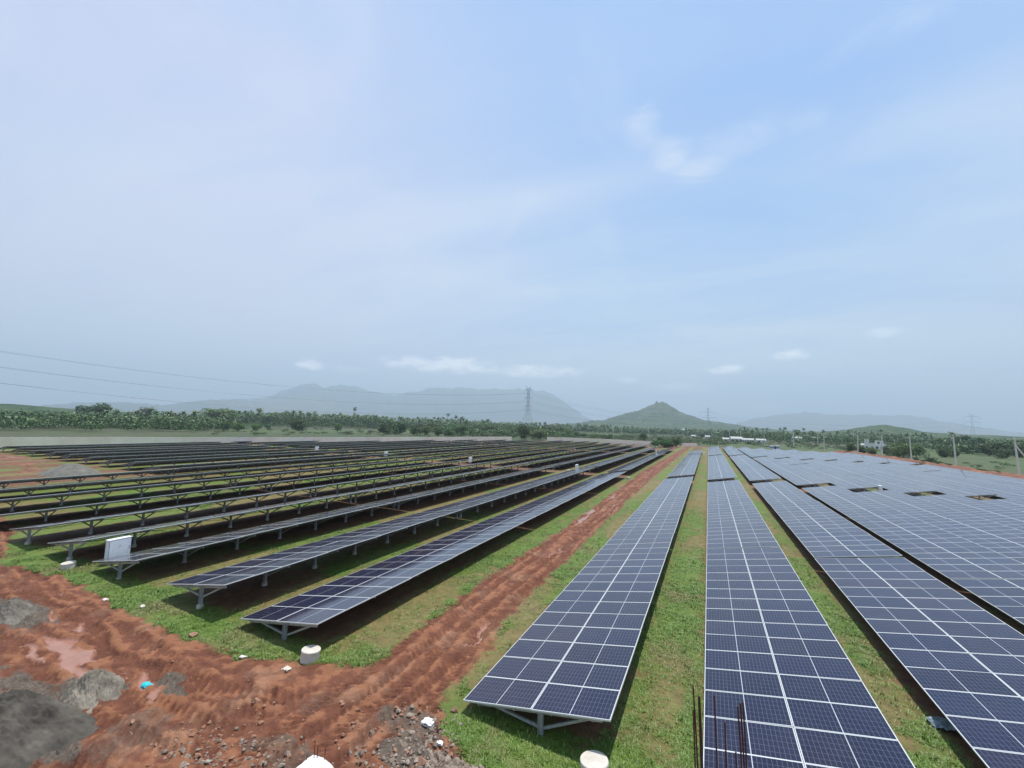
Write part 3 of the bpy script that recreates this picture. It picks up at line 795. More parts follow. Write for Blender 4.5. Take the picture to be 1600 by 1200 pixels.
# heaps of sand
def heap(x, y, a, b, h, seed, label, c1, c2, rot=0.0, ridge=.35, rg=.75):
    n = 170
    u, v = np.meshgrid(np.linspace(-1.25, 1.25, n), np.linspace(-1.25, 1.25, n)); u = u.ravel(); v = v.ravel()
    q = np.hypot(u, v) * (1 + .35 * (fbm(u * 1.6 + seed, v * 1.6, seed, 3) - .5))
    z = h * np.clip(1 - q, -.15, 1) ** 1.0 if False else h * (np.clip(1.0 - q ** 1.35, -.2, 1))
    fine = (fbm(u * a * 1.7 + 3, v * b * 1.7, seed + 5, 6, .62) - .5) * rg * h + (fbm(u * a * 8, v * b * 8, seed + 8, 5, .6) - .5) * .07 * min(1, rg * 2)
    gully = -np.abs(fbm(u * 2.2 + v * 1.4, v * .8 - u, seed + 2, 3) - .5) * ridge * h
    rdg = (.5 - np.abs(fbm(u * 2.6 + seed, v * 4.2, seed + 11, 5, .62) - .5) * 2) * .5 * rg * h
    z = z + (fine + gully + rdg) * np.clip(1.3 - q, 0, 1)
    c_, s_ = math.cos(rot), math.sin(rot)
    X_, Y_ = u * a, v * b
    V = np.stack([X_ * c_ - Y_ * s_, X_ * s_ + Y_ * c_, z - .02], 1)
    me_ = np_mesh('sand_heap', V, grid_faces(n, n), [mat('sand_' + str(seed), rough=.95, build=vary(c1, c2, 1.5, bump=.7, bscale=30, detail=9))], True)
    o = obj('sand_heap', me_, None, (x, y, -.06)); tag(o, label, 'sand heap')
heap(-14.35, 4.3, 1.65, 1.2, .98, 3, 'largest dark grey sand heap in the bottom left corner', (.028, .024, .018), (.115, .103, .083), .3, .5, .5)
heap(-14.95, 6.0, .95, .62, .55, 12, 'small two-toned grey sand heap beside the turquoise bag', (.045, .038, .029), (.27, .24, .19), -.3, .8)
heap(-22.9, 6.55, 1.3, .75, .55, 23, 'grey sand heap cut by the left edge of the photo', (.05, .043, .034), (.19, .17, .14), .2)
heap(-69.6, 23.2, 3.5, 2.6, 1.35, 31, 'smooth light grey gravel mound in the field behind the left rows', (.085, .082, .07), (.17, .165, .14), -.1, .1, .12)

# stones: loose rubble is uncountable, the larger ones are things
STONE = mat('stone', rough=.9, build=vary((.16, .13, .105), (.38, .34, .29), 6, bump=.5, bscale=30, world=True, c3=(.22, .165, .125)))
STONER = mat('dusty_stone', rough=.9, build=vary((.20, .085, .045), (.34, .20, .13), 6, bump=.5, bscale=30, world=True))
def rock_vf(s, seed, flat=.65):
    rr = random.Random(seed)
    import bmesh
    bm = bmesh.new(); bmesh.ops.create_icosphere(bm, subdivisions=3, radius=1)
    # cut by random planes to get broken faces
    pl = [(Vector((rr.uniform(-1, 1), rr.uniform(-1, 1), rr.uniform(-1, 1))).normalized(), rr.uniform(.38, .72)) for _ in range(13)]
    sx, sy = rr.uniform(.8, 1.3), rr.uniform(.6, 1.0)
    for v in bm.verts:
        p = v.co
        for n_, d in pl:
            k = p.dot(n_)
            if k > d: p -= n_ * (k - d)
        v.co = Vector((p.x * sx * s, p.y * sy * s, p.z * s * flat))
    bm.verts.index_update()
    V = np.array([v.co[:] for v in bm.verts]); F = np.array([[v.index for v in f.verts] for f in bm.faces]); bm.free()
    return V, F
ROCKS = [rock_vf(1, 100 + i) for i in range(10)]
def rock_stuff(n, sampler, smin, smax, name, label, mt):
    Vs, Fs = [], []; off = 0
    for i in range(n):
        x, y = sampler(); V, F = ROCKS[random.randrange(10)]
        s = smin + (smax - smin) * random.random() ** 2.5; a = random.uniform(0, 6.28)
        c_, s_ = math.cos(a), math.sin(a)
        P = V * s; P = np.stack([P[:, 0] * c_ - P[:, 1] * s_, P[:, 0] * s_ + P[:, 1] * c_, P[:, 2]], 1)
        P += np.array([x, y, ground_h(x, y) + s * .12]); Vs.append(P); Fs.append(F + off); off += len(V)
    o = obj(name, np_mesh(name, np.concatenate(Vs), np.concatenate(Fs), [mt], False)); tag(o, label, 'rubble', kind='stuff')
def gs(*cs):
    def f():
        c = random.choice(cs); return random.gauss(c[0], c[2]), random.gauss(c[1], c[3])
    return f
rock_stuff(620, gs((-5.7, 8.25, .55, .22), (-5.2, 8.0, .5, .3), (-6.3, 7.7, .7, .3), (-4.7, 8.35, .45, .12), (-6.0, 8.8, .35, .35)), .03, .105, 'rubble', 'grey and brown broken stones spilled along the bottom edge by the grass', STONE)
rock_stuff(520, gs((-8.6, 7.8, 1.6, .9), (-12.0, 6.6, 1.8, .9), (-6.9, 9.2, .45, .3), (-7.4, 8.4, .9, .5), (-9.2, 7.0, 1.2, .3), (-10.6, 6.1, .7, .3), (-6.4, 8.0, .9, .4)), .02, .085, 'rubble', 'red dusty stones scattered over the churned mud in the foreground', STONER)
rock_stuff(230, gs((-10.2, 6.0, .8, .25), (-9.0, 6.5, .8, .2)), .02, .10, 'rubble', 'pale slabs of broken stone at the bottom edge right of the sand heaps', STONE)
k = 0
for x, y, s, rz, lab, mt in [(-6.95, 9.18, .15, .5, 'grey rounded rock amid the churned mud left of the front right table', STONE),
                         (-7.2, 9.05, .10, 2, 'smaller grey rock leaning on the rounded rock in the mud', STONE),
                         (-7.05, 9.38, .09, 1, 'flat grey rock just behind the rounded rock in the mud', STONE),
                         (-6.0, 9.75, .15, 1.2, 'pinkish flat rock at the edge of the grass by the front right table', STONER),
                         (-10.6, 7.55, .17, .9, 'long brown rock lying alone in the middle of the mud', STONER),
                         (-5.35, 8.62, .14, 2.2, 'large pinkish block among the rubble by the grass', STONER),
                         (-5.75, 8.05, .20, .2, 'largest rust coloured block in the rubble at the bottom edge', STONER),
                         (-4.75, 8.25, .13, .8, 'pale angular rock at the right end of the rubble', STONE),
                         (-4.45, 8.45, .12, 1.9, 'blue-grey rock in the rubble next to the grass', STONE),
                         (-5.0, 8.45, .12, 1.4, 'grey block at the foot of the grass patch', STONE),
                         (-13.0, 8.72, .13, .4, 'white lumpy rock on the grass edge left of the squat white drum', WHITEP),
                         (-15.7, 8.75, .15, .4, 'grey-pink slab at the border of mud and grass', STONER),
                         (-19.7, 9.1, .12, .4, 'small pale yellow slab on the grass in front of the third left row', WHITEP)]:
    V, F = ROCKS[k % 10]; k += 1
    o = obj('rock', np_mesh('rock', V * s, F, [mt], False), None, (x, y, ground_h(x, y) + s * .25)); o.rotation_euler = (0, 0, rz)
    tag(o, lab, 'rock')
# crumpled litter
def litter(x, y, s, c, label, name='plastic_bag', seed=1, cat='litter', flat=.35):
    n = 16
    u, v = np.meshgrid(np.linspace(-1, 1, n), np.linspace(-1, 1, n)); u = u.ravel(); v = v.ravel()
    q = 1 + .5 * (fbm(u * 2, v * 2, seed, 3) - .5)
    z = np.clip(1 - (u ** 2 + v ** 2) * .6, 0, 1) * flat + (fbm(u * 2.5, v * 2.5, seed + 3, 3) - .5) * .55
    V = np.stack([u * q * s, v * q * s * .7, z * s], 1)
    V2 = V.copy(); V2[:, 2] = -.3 * s
    F = grid_faces(n, n); 
    o = obj(name, np_mesh(name, np.concatenate([V, V2]), np.concatenate([F, F[:, ::-1] + n * n]), [mat('litter_' + str(seed), c, .45)], False), None, (x, y, ground_h(x, y) + .04)); tag(o, label, cat)
litter(-14.0, 6.75, .13, (.02, .52, .62), 'turquoise plastic bag lying in the mud beside a puddle', seed=41, flat=.6)
litter(-6.35, 9.12, .15, (.78, .74, .76), 'crumpled white plastic bag on the mud in front of the right-hand grass', seed=42)
litter(-5.75, 8.78, .08, (.80, .78, .78), 'scrap of white plastic in the rubble', seed=43)
litter(-21.5, 8.65, .10, (.70, .60, .56), 'pale scrap lying on the mud near the grass at far left', seed=44)
litter(5.35, 15.05, .34, (.20, .26, .29), 'grey crumpled sheet under the low edge of the third row right', 'plastic_sheet', seed=45)
litter(-11.3, 8.95, .12, (.60, .52, .42), 'pale dry branch-like scrap beside the squat white drum', seed=46)

# building column stubs below the camera with rusty starter bars
def rods(name, bars, zb, label, rad=.0056):
    r = empty(name, (bars[0][0], bars[0][1], 0))
    for (x, y, zt, dx, dy) in bars:
        b = MB(); n = 8
        pts = [(x - bars[0][0] + dx * (i / n) ** 2, y - bars[0][1] + dy * (i / n) ** 2, zb + (zt - zb) * i / n) for i in range(n + 1)]
        b.tube(pts, rad, 6)
        # ribs of the deformed bar
        m_ = int((zt - zb) / .02)
        for i in range(m_):
            t = i / m_; c = (x - bars[0][0] + dx * t * t, y - bars[0][1] + dy * t * t, zb + (zt - zb) * t)
            b.tube([(c[0], c[1], c[2] - .002), (c[0], c[1], c[2] + .002)], rad * 1.18, 6)
        b.build('steel_bar', RUST, r)
    return r
B1 = [(-.128, 3.66, 5.23, -.012, .01), (-.11, 3.68, 5.40, -.03, .0), (-.088, 3.69, 5.33, -.015, 0), (-.078, 3.705, 5.32, -.018, 0)]
B2 = [(.02, 3.74, 5.34, -.015, 0), (.08, 3.76, 5.16, -.004, 0), (.152, 3.80, 4.95, -.006, 0), (.19, 3.81, 5.27, -.025, 0), (.205, 3.825, 5.29, -.02, 0), (.222, 3.83, 5.30, -.02, 0)]
r = rods('rebar_bundle', B1, 4.4, ''); tag(r, 'left bundle of thin rusty steel bars rising from the bottom edge over the grass strip', 'rebar')
r = rods('rebar_bundle', B2, 4.4, ''); tag(r, 'right group of rusty steel bars rising in front of the second right row', 'rebar')
def column(x, y, w, zt, label, mt, rough=.03, seed=0):
    n = 16; rings = []
    b = MB()
    rr = random.Random(seed)
    for z, s in ((-.3, 1), (zt * .5, 1), (zt - .22, 1), (zt - .10, .93), (zt - .03, .72), (zt, .35)):
        ring = []
        for k_ in range(n):
            t = 2 * math.pi * k_ / n
            sq = 1 / max(abs(math.cos(t)), abs(math.sin(t))) ** .6
            q = w / 2 * s * sq * (1 + rr.uniform(-rough, rough))
            ring.append((q * math.cos(t), q * math.sin(t), z + rr.uniform(-rough, rough) * .3))
        rings.append(ring)
    for a, c in zip(rings, rings[1:]):
        for k_ in range(n): b.quad([a[k_], a[(k_ + 1) % n], c[(k_ + 1) % n], c[k_]])
    b.quad(rings[-1])
    o = b.build('concrete_column', mt, None, False, (x, y, 0)); tag(o, label, 'column')
LIME = mat('lime_wash', build=vary((.60, .58, .55), (.76, .74, .72), 5, bump=.3, bscale=20), rough=.9)
column(-4.72, 4.22, .50, 2.88, 'white rounded top of a concrete column at the bottom edge with steel bars', LIME, seed=4)
B3 = [(-4.90, 4.28, 2.92, .02, 0), (-4.81, 4.33, 3.09, .0, 0), (-4.785, 4.36, 3.02, .0, 0), (-4.69, 4.40, 2.99, .0, 0)]
r = rods('rebar_bundle', B3, 2.5, '', .005); tag(r, 'short thin steel bars standing out of the white column top', 'rebar')
column(.03, 3.68, .42, 4.42, 'unfinished concrete column under the rusty bars, just below the picture', CONC, seed=5)

# ------------------------------------------------------------------ boundary walls
def wall(name, pts, h, label, step=2.42):
    r = empty(name, (pts[0][0], pts[0][1], 0)); ox, oy = pts[0]
    P = [Vector((x - ox, y - oy, 0)) for x, y in pts]
    pan = MB(); post = MB()
    post.box(-.075, .075, -.085, .085, -.3, h + .03); pmh = post.mesh('wall_post', [WALLM])
    for a, c in zip(P, P[1:]):
        d = c - a; L = d.length; n = max(1, round(L / step)); ang = math.atan2(d.y, d.x)
        for i in range(n):
            p = a + d * (i / n); q = a + d * ((i + 1) / n); e = (q - p).normalized() * .077
            if not getattr(wall, 'x', None): pass
            o = obj('wall_post', pmh, r, tuple(p)); o.rotation_euler = (0, 0, ang)
            zs = np.linspace(0, h, 6)
            for z0, z1 in zip(zs, zs[1:]):
                pan.bar(p + e + Vector((0, 0, (z0 + z1) / 2 - (.1 if z0 == 0 else 0))), q - e + Vector((0, 0, (z0 + z1) / 2 - (.1 if z0 == 0 else 0))), .05 + .006 * random.random(), (z1 - z0) * .985 + (.2 if z0 == 0 else 0), 0)
    o = obj('wall_post', pmh, r, tuple(P[-1]))
    pan.build('wall_panels', WALLM, r)
    tag(r, label, 'wall', 'precast compound wall')
def m_wall(t, b):
    P = geopos(t)
    n = noise(t, P, .25, 5, .6); n2_ = noise(t, P, 1.6, 5, .7)
    c = ramp(t, n, [(.3, (.80, .67, .56)), (.6, (.90, .80, .70)), (.8, (.80, .66, .55))])
    c = mixc(t, mapr(t, n2_, .5, .8, 0, .4), c, (.46, .42, .37))
    t.links.new(c, b.inputs['Base Color'])
WALLM = mat('precast_panels', rough=.9, build=m_wall)
wall('boundary_wall', [(-133, -25), (-128.6, 31), (-123.5, 49.6), (-118.6, 61), (-113.6, 74.4), (-108.6, 91), (-101.8, 111)], 2.0, 'long grey precast concrete wall along the left side of the left field')
wall('boundary_wall', [(-101.7, 111.2), (-94.5, 140), (-88.5, 160), (-84, 178)], 2.0, 'farther precast wall section behind the middle of the left field, ending at a gap')
wall('boundary_wall', [(-74, 199), (-62, 204), (-50, 205.5), (-28, 197.5), (-21.3, 194)], 2.0, 'pale precast wall running behind the far ends of the left rows')
wall('boundary_wall', [(-11.2, 206), (-5, 212)], 1.6, 'short pale wall piece at the far end of the mud track')

# ------------------------------------------------------------------ poles
POLEM = mat('pole_concrete', build=vary((.58, .58, .50), (.74, .74, .66), 3), rough=.85)
def pole(x, y, h, label, arm=None, lean=(0, 0), strut=None, grp='concrete poles along the right side'):
    r = empty('concrete_pole', (x, y, ground_h(x, y))); r.rotation_euler = (lean[0], lean[1], R(-10))
    b = MB(); n = 8
    b.tube([(0, 0, -.4), (0, 0, h * .5), (0, 0, h)], [.20, .16, .115], n); b.build('shaft', POLEM, r)
    if arm == 'lamp':
        b = MB(); b.tube([(0, 0, h - .7), (.45, 0, h - .35), (1.0, 0, h - .22), (1.5, 0, h - .2)], .035, 6); a = b.build('lamp_arm', GALV, r)
        b = MB(); b.box(1.4, 2.3, -.14, .14, h - .27, h - .19); b.build('lamp_head', ROOFG, a)
    if arm == 'cross':
        b = MB(); b.box(-1.0, 1.0, -.05, .05, h - .55, h - .45); b.build('cross_arm', POLEM, r)
        b = MB()
        for xx in (-.9, 0, .9): b.tube([(xx, 0, h - .45), (xx, 0, h - .25)], [.05, .03], 6)
        b.build('insulators', WHITEP, r)
    if arm == 'panel':
        b = MB(); b.box(-.9, .9, -.5, .5, h + .25, h + .33); b.build('solar_lamp_panel', ROOFG, r)
        b = MB(); b.tube([(0, 0, h), (0, 0, h + .26)], .04, 6); b.tube([(0, 0, h - .6), (.8, 0, h - .4)], .035, 6); b.box(.7, 1.3, -.12, .12, h - .44, h - .36); b.build('bracket', GALV, r)
    if strut:
        b = MB(); b.tube([(strut[0], strut[1], -.3), (0.05, 0, h * .78)], [.14, .10], 6); b.build('strut', POLEM, r)
    tag(r, label, 'pole', grp)
pole(53.6, 114.3, 7.8, 'tall concrete pole with a leaning strut at the right edge of the photo', 'cross', (0, R(-2)), (3.2, 1.0))
pole(53.6, 136.8, 8.0, 'leaning concrete pole with a short lamp bracket, second from the right edge', 'lamp', (0, R(-1.2)))
pole(53.7, 161.5, 7.4, 'concrete pole with a long lamp arm, third from the right edge', 'lamp', (0, R(-1)))
pole(53.7, 184.5, 8.0, 'concrete pole with a flat panel on top in front of the white house', 'panel', (0, R(1.5)))
pole(52.3, 204.6, 7.0, 'concrete pole with a white cross arm, left of the white house', 'cross', (0, R(1.5)))
pole(47.6, 234, 8.0, 'plain concrete pole at the bright green field', None, (0, R(1)))
pole(39.1, 254, 9.0, 'concrete pole with a small arm at the left end of the green field', 'cross', (0, R(.5)))
for x, y, h, lab in [(29, 281, 9, 'distant pole with cross arm right of the white sheds'), (12, 300, 9.0, 'distant pole in front of the left end of the white sheds'),
                     (22, 363, 9, 'distant thin pole in front of the white sheds'), (-59, 287, 9, 'distant pole rising from bushes behind the far wall, right one of a close pair'),
                     (-66, 299, 9, 'distant pole behind the far wall, left one of a close pair'), (-29, 560, 11, 'far thin pole at the foot of the conical hill'),
                     (-130, 439, 11, 'far pale pole in front of the palm grove right of the lattice tower'), (-78, 420, 11, 'far pale pole in front of the palm grove left of the conical hill'),
                     (-52, 420, 11, 'far pale pole in front of the palm grove below the conical hill'), (95, 380, 9, 'thin distant pole beyond the green field'),
                     (180, 330, 9, 'thin distant pole by the trees between the two tall right poles'), (64, 330, 8, 'thin distant pole behind the green field fence')]:
    pole(x, y, h, lab, 'cross' if 'cross' in lab else None, grp='distant poles in the fields')
b = MB(); b.tube([(0, 0, -.2), (0, 0, 1.75)], [.075, .06], 5); FP = b.mesh('fence_post', [WHITEP])
for i in range(14):
    t = i / 13; o = obj('fence_post', FP, None, (14 + 34 * t, 252 - 26 * t, 0)); tag(o, 'thin white fence post in the line beyond the far end of the right field', 'fence post', 'white fence posts beyond the right field')
for i in range(9):
    t = i / 8; o = obj('fence_post', FP, None, (-7 + 22 * t, 218 + 4 * t, 0)); tag(o, 'thin white fence post in the line behind the far end of the middle rows', 'fence post', 'white fence posts behind the middle rows')

# ------------------------------------------------------------------ lattice towers and lines
STEEL = mat('tower_steel', (.34, .35, .38), .6, .2)
def tower(x, y, h, rz, arms, base_w, label, dbl=True):
    r = empty('lattice_tower', (x, y, 0), rz)
    b = MB(); wt = .95; t0 = .07
    zs = [0, h * .16, h * .30, h * .42, h * .52] + list(np.linspace(h * .60, h * .97, 7))
    def hw(z): return (base_w / 2 + (wt - base_w / 2) * min(1, z / (h * .56))) if z < h * .56 else wt
    for (z0, z1) in zip(zs, zs[1:]):
        a, c = hw(z0), hw(z1)
        for sx, sy in ((1, 1), (1, -1), (-1, -1), (-1, 1)):
            b.bar((sx * a, sy * a, z0), (sx * c, sy * c, z1), .14, .14)
        for k_ in range(4):
            s0 = ((1, 1), (1, -1), (-1, -1), (-1, 1))[k_]; s1 = ((1, -1), (-1, -1), (-1, 1), (1, 1))[k_]
            b.bar((s0[0] * a, s0[1] * a, z0), (s1[0] * c, s1[1] * c, z1), t0, t0)
            b.bar((s1[0] * a, s1[1] * a, z0), (s0[0] * c, s0[1] * c, z1), t0, t0)
            b.bar((s0[0] * c, s0[1] * c, z1), (s1[0] * c, s1[1] * c, z1), t0, t0)
    b.build('mast', STEEL, r)
    for z, L in arms:
        a = MB()
        for s in (-1, 1):
            for sy in (-wt, wt):
                a.bar((s * wt, sy, z), (s * L, 0, z), .14, .14); a.bar((s * wt, sy, z + 1.5), (s * L, 0, z), .12, .12)
            for q in (.35, .65):
                xx = s * (wt + (L - wt) * q); a.bar((xx, -wt * (1 - q), z), (xx, wt * (1 - q), z), .08, .08); a.bar((xx, 0, z), (xx, 0, z + 1.5 * (1 - q)), .08, .08)
        ao = a.build('cross_arm', STEEL, r)
        for s in (-1, 1):
            i_ = MB(); i_.tube([(s * L, 0, z), (s * L, 0, z - 3.2)], .10, 6); i_.build('insulator', STEEL, ao)
    e = MB()
    for s in (-1, 1): e.bar((s * .6, 0, h * .965), (s * 3.0, 0, h * 1.02), .13, .13); e.bar((s * wt, 0, h * .93), (s * 3.0, 0, h * 1.02), .12, .12)
    e.build('peak_horn', STEEL, r)
    tag(r, label, 'pylon', 'lattice power towers')
T1 = (-157.9, 370.0); T0 = (-313.2, 75.5)
ARZ = math.atan2(-155.3, 294.5) * 1.0
def perp(a, c): d = Vector((c[0] - a[0], c[1] - a[1])).normalized(); return Vector((d.y, -d.x))
pv = perp(T0, T1)
ang = math.atan2(pv.y, pv.x)
AL = 4.1
tower(T1[0], T1[1], 45.0, ang * .2, [(42.3 - .4, AL), (34.3 - .4, AL), (26.3 - .4, AL + .2)], 11.5, 'tall lattice power tower standing alone left of the conical hill')
tower(T0[0] - 1.0, T0[1] - 3.5, 42.0, ang, [(39.4, AL), (31.8, AL), (24.1, AL)], 8, 'lattice power tower just outside the left edge carrying the wires')
tower(-.4, 775, 47, R(5), [(38.5, 12.5), (29.5, 12.0)], 9, 'lattice tower with wide arms behind the right slope of the conical hill')
tower(375.4, 902, 46.0, R(-22), [(41.5, 8), (33, 8.5), (25, 9)], 9, 'faint hazy lattice tower at the right above the trees')
WIRE = mat('conductor', (.16, .16, .17), .5, .4)
names = ['top', 'middle', 'lowest']
def wire(p0, p1, sag, rad, label, n=40):
    b = MB(); p0, p1 = Vector(p0), Vector(p1)
    pts = [p0 + (p1 - p0) * (i / n) - Vector((0, 0, 4 * sag * (i / n) * (1 - i / n))) for i in range(n + 1)]
    o0 = pts[0].copy(); b.tube([p - o0 for p in pts], rad, 5); o = b.build('power_line', WIRE, None, False, tuple(o0)); tag(o, label, 'power line', 'overhead power lines')
c1, s1 = math.cos(ang * .2), math.sin(ang * .2)
for side, sn in ((1, 'near'), (-1, 'far')):
    for k_, (z0, z1) in enumerate(((36.2, 38.7), (28.6, 30.7), (20.9, 22.7))):
        a = (T0[0] - 1 + pv.x * AL * side, T0[1] - 3.5 + pv.y * AL * side, z0)
        c = (T1[0] + c1 * AL * side, T1[1] + s1 * AL * side, z1)
        wire(a, c, 9.2 if side == 1 else 8.6, .055 if side == 1 else .042, '%s wire on the %s side between the left edge and the tower' % (names[k_], sn))
        wire(c, (-.4 + 12 * side, 775, 35 - k_ * 4.2), 12, .055, '%s wire on the %s side between tower and conical hill' % (names[k_], sn))
        wire((-.4 + 12 * side, 775, 35 - k_ * 4.2), (375.4 + 8 * side, 902, 38 - k_ * 8), 14, .05, '%s wire on the %s side right of the conical hill' % (names[k_], sn))

# ------------------------------------------------------------------ buildings
def shed(x, y, w, d, h, rz, label, wall_m=WHITEW, roof_m=ROOFG, pitch=.9, openings=3, name='shed', cat='shed'):
    r = empty(name, (x, y, 0), rz)
    b = MB(); b.box(-w / 2, w / 2, -d / 2, d / 2, -.3, h)
    for s in (-1, 1): b.quad([(s * w / 2, -d / 2, h), (s * w / 2, d / 2, h), (s * w / 2, 0, h + pitch)])
    b.build('wall', wall_m, r)
    f = MB(); o_ = .25
    for s in (-1, 1):
        f.box(-w / 2 - o_, w / 2 + o_, -.02, math.hypot(d / 2 + o_, pitch + .1), -.06, .0, 0, Matrix.Translation((0, 0, h + pitch + .08)) @ Matrix.Rotation(s * math.pi / 2 - math.pi / 2, 4, 'Z') @ Matrix.Rotation(-math.atan2(pitch, d / 2), 4, 'X'))
    f.build('roof', roof_m, r)
    for i in range(openings):
        xx = -w / 2 + w * (i + .5) / openings
        q = MB(); q.box(xx - w / openings * .25, xx + w / openings * .25, -d / 2 - .03, -d / 2 + .05, .3 if i else 0, h * .72); q.build('doorway' if i == 0 else 'window', DARKW, r)
    tag(r, label, cat)
def house(x, y, rz, label):
    r = empty('white_house', (x, y, 0), rz)
    b = MB(); b.box(-7, 4, -4, 4, -.3, 3.4); b.box(-7, -4.4, -4, 1, 3.4, 6.2); b.box(4, 9.5, -3, 3, -.3, 2.6); b.box(-1, 3.2, -3, 3, 3.4, 5.6); b.build('wall', WHITEW, r)
    p = MB()
    for (x0, x1, z) in ((-4.3, -1.1, 3.4), (3.25, 4.0, 3.4)): p.box(x0, x1, -4.05, -3.9, z, z + .8)
    for i in range(10): p.box(4.3 + i * .5, 4.4 + i * .5, -3.02, -2.92, 2.62, 3.3)
    p.box(4.0, 9.6, -3.04, -2.9, 3.3, 3.4); p.box(-7.2, -4.2, -4.2, 1.2, 6.2, 6.32); p.box(-1.3, 3.5, -3.3, 3.2, 5.6, 5.75); p.build('parapet', WHITEW, r)
    for x0, x1, z0, z1, yy in ((-6.3, -5.2, 1, 2.2, -4), (-3.4, -2.4, 0, 2.1, -4), (-1, .4, 1, 2.2, -4), (1.6, 3, 1, 2.2, -4), (0, 1.2, 4.0, 5.0, -3), (5.5, 6.8, .9, 1.9, -3)):
        q = MB(); q.box(x0, x1, yy - .04, yy + .1, z0, z1); q.build('window' if z0 else 'door', DARKW, r)
    r.scale = (.74, .74, .84)
    tag(r, label, 'house')
house(79.5, 279, R(-14), 'white flat-roofed house with terraces standing among trees at the right')
shed(18.5, 352, 7.5, 6, 2.4, R(4), 'white gabled shed beyond the far end of the panels, widest of the farm sheds', pitch=1.3)
shed(25.5, 350, 7.5, 5, 1.9, R(6), 'long low white shed right of the gabled shed', openings=5)
shed(11.5, 352, 4, 4, 1.8, R(0), 'small low white shed left of the gabled shed', openings=1)
shed(34, 352, 6, 5, 1.9, R(8), 'low pale shed at the right end of the farm sheds', openings=2)
shed(-36, 760, 10, 8, 8, R(5), 'small white building at the edge of the far palm grove below the conical hill', openings=2, pitch=1.5, name='small_house', cat='house')
shed(-20, 700, 18, 8, 4, R(5), 'distant white roofed building right of the small white building', openings=2)
shed(-1, 430, 4, 4, 2.2, R(0), 'cream coloured small house right of the palm grove', openings=2, name='small_house', cat='house')
shed(-14, 460, 3.5, 4, 2.0, R(0), 'tiny pale hut left of the cream house', openings=1, name='small_house', cat='house')
shed(-545, 232, 22, 8, 6, R(-60), 'white building with dark openings half hidden by trees on the left', openings=4, name='small_house', cat='house')
shed(-520, 200, 8, 8, 6.5, R(-60), 'small white house left of the white building in the left trees', openings=1, name='small_house', cat='house')
shed(-390, 332, 9, 7, 2.6, R(-45), 'thatched hut with steep roof at the foot of the palm grove', wall_m=TILE, roof_m=THATCH, pitch=3.2, openings=1, name='thatched_hut', cat='hut')
shed(-352, 362, 10, 6, 2.4, R(-45), 'low brown hut right of the tall single palm', wall_m=TILE, roof_m=THATCH, pitch=2.2, openings=1, name='thatched_hut', cat='hut')
shed(-415, 325, 12, 6, 2.2, R(-45), 'long low tiled hut left of the steep thatched hut', wall_m=WHITEW, roof_m=TILE, pitch=1.6, openings=2, name='thatched_hut', cat='hut')
shed(-126, 320, 10, 6, 3.2, R(-20), 'pale house between the trees just left of the lattice tower', openings=2, name='small_house', cat='house')
shed(205, 196, 4, 3, 1.6, R(-30), 'small straw hut in the open field at the right edge', wall_m=THATCH, roof_m=THATCH, pitch=1.2, openings=1, name='thatched_hut', cat='hut')
shed(92, 345, 4, 3, 1.2, R(-10), 'small pale shed on the green field', openings=1)
shed(62, 390, 6, 5, 4.0, R(5), 'small white house left of the green field near the palms', openings=1, name='small_house', cat='house')
shed(84, 440, 6, 5, 4.0, R(5), 'small white house with green trees above the green field', openings=1, name='small_house', cat='house')
# small site cabin
r = empty('site_cabin', (26.5, 219, 0), R(10))
b = MB(); b.box(-1.6, 1.6, -1, 1, .15, 1.6); b.build('cabin_wall', WHITEW, r)
b = MB(); b.box(-1.7, 1.7, -1.1, 1.1, 1.6, 1.78); b.build('cabin_roof', WHITEW, r)
b = MB(); b.box(-1.61, 1.61, -1.02, 1.02, .6, 1.1); b.build('blue_band', BLUE, r)
b = MB(); b.box(-.4, .3, -1.04, -1.0, .2, 1.5); b.build('door', DARKW, r)
tag(r, 'small blue and white cabin beyond the far end of the right field', 'cabin')

# ------------------------------------------------------------------ trees
def crown_mesh(name, seed, mt, n=900, leaf=.055, lobes=9, flat=.8, open_=0.0):
    """a crown about 1 wide and 1 high standing on z = 0, of leaf sized cards spread through lobes"""
    g_ = np.random.default_rng(seed)
    L = []
    for i in range(lobes):
        a = g_.uniform(0, 6.28); q = g_.uniform(.05, .32); z = g_.uniform(.30, .80)
        L.append((q * math.cos(a), q * math.sin(a), z, g_.uniform(.13, .24)))
    L.append((0, 0, .55, .27))
    V = []
    per = n // len(L)
    for (cx, cy, cz, rr) in L:
        d = g_.normal(size=(per, 3)); d /= np.linalg.norm(d, axis=1)[:, None]
        rad = rr * g_.uniform(.45, 1.08, per) ** .5
        c = np.array([cx, cy, cz]) + d * rad[:, None] * np.array([1, 1, flat])
        t1 = g_.normal(size=(per, 3)); t1 += d * .2; t1 /= np.linalg.norm(t1, axis=1)[:, None]
        t2 = np.cross(t1, g_.normal(size=(per, 3))); t2 /= np.linalg.norm(t2, axis=1)[:, None]
        s = leaf * g_.uniform(.5, 1.25, per)[:, None]
        V.append(np.stack([c - t1 * s, c + t2 * s * .7, c + t1 * s, c - t2 * s * .7], 1))
    V = np.concatenate(V).reshape(-1, 3); V[:, 2] = np.maximum(V[:, 2], .02)
    return np_mesh(name, V, np.arange(len(V)).reshape(-1, 4), [mt], False)
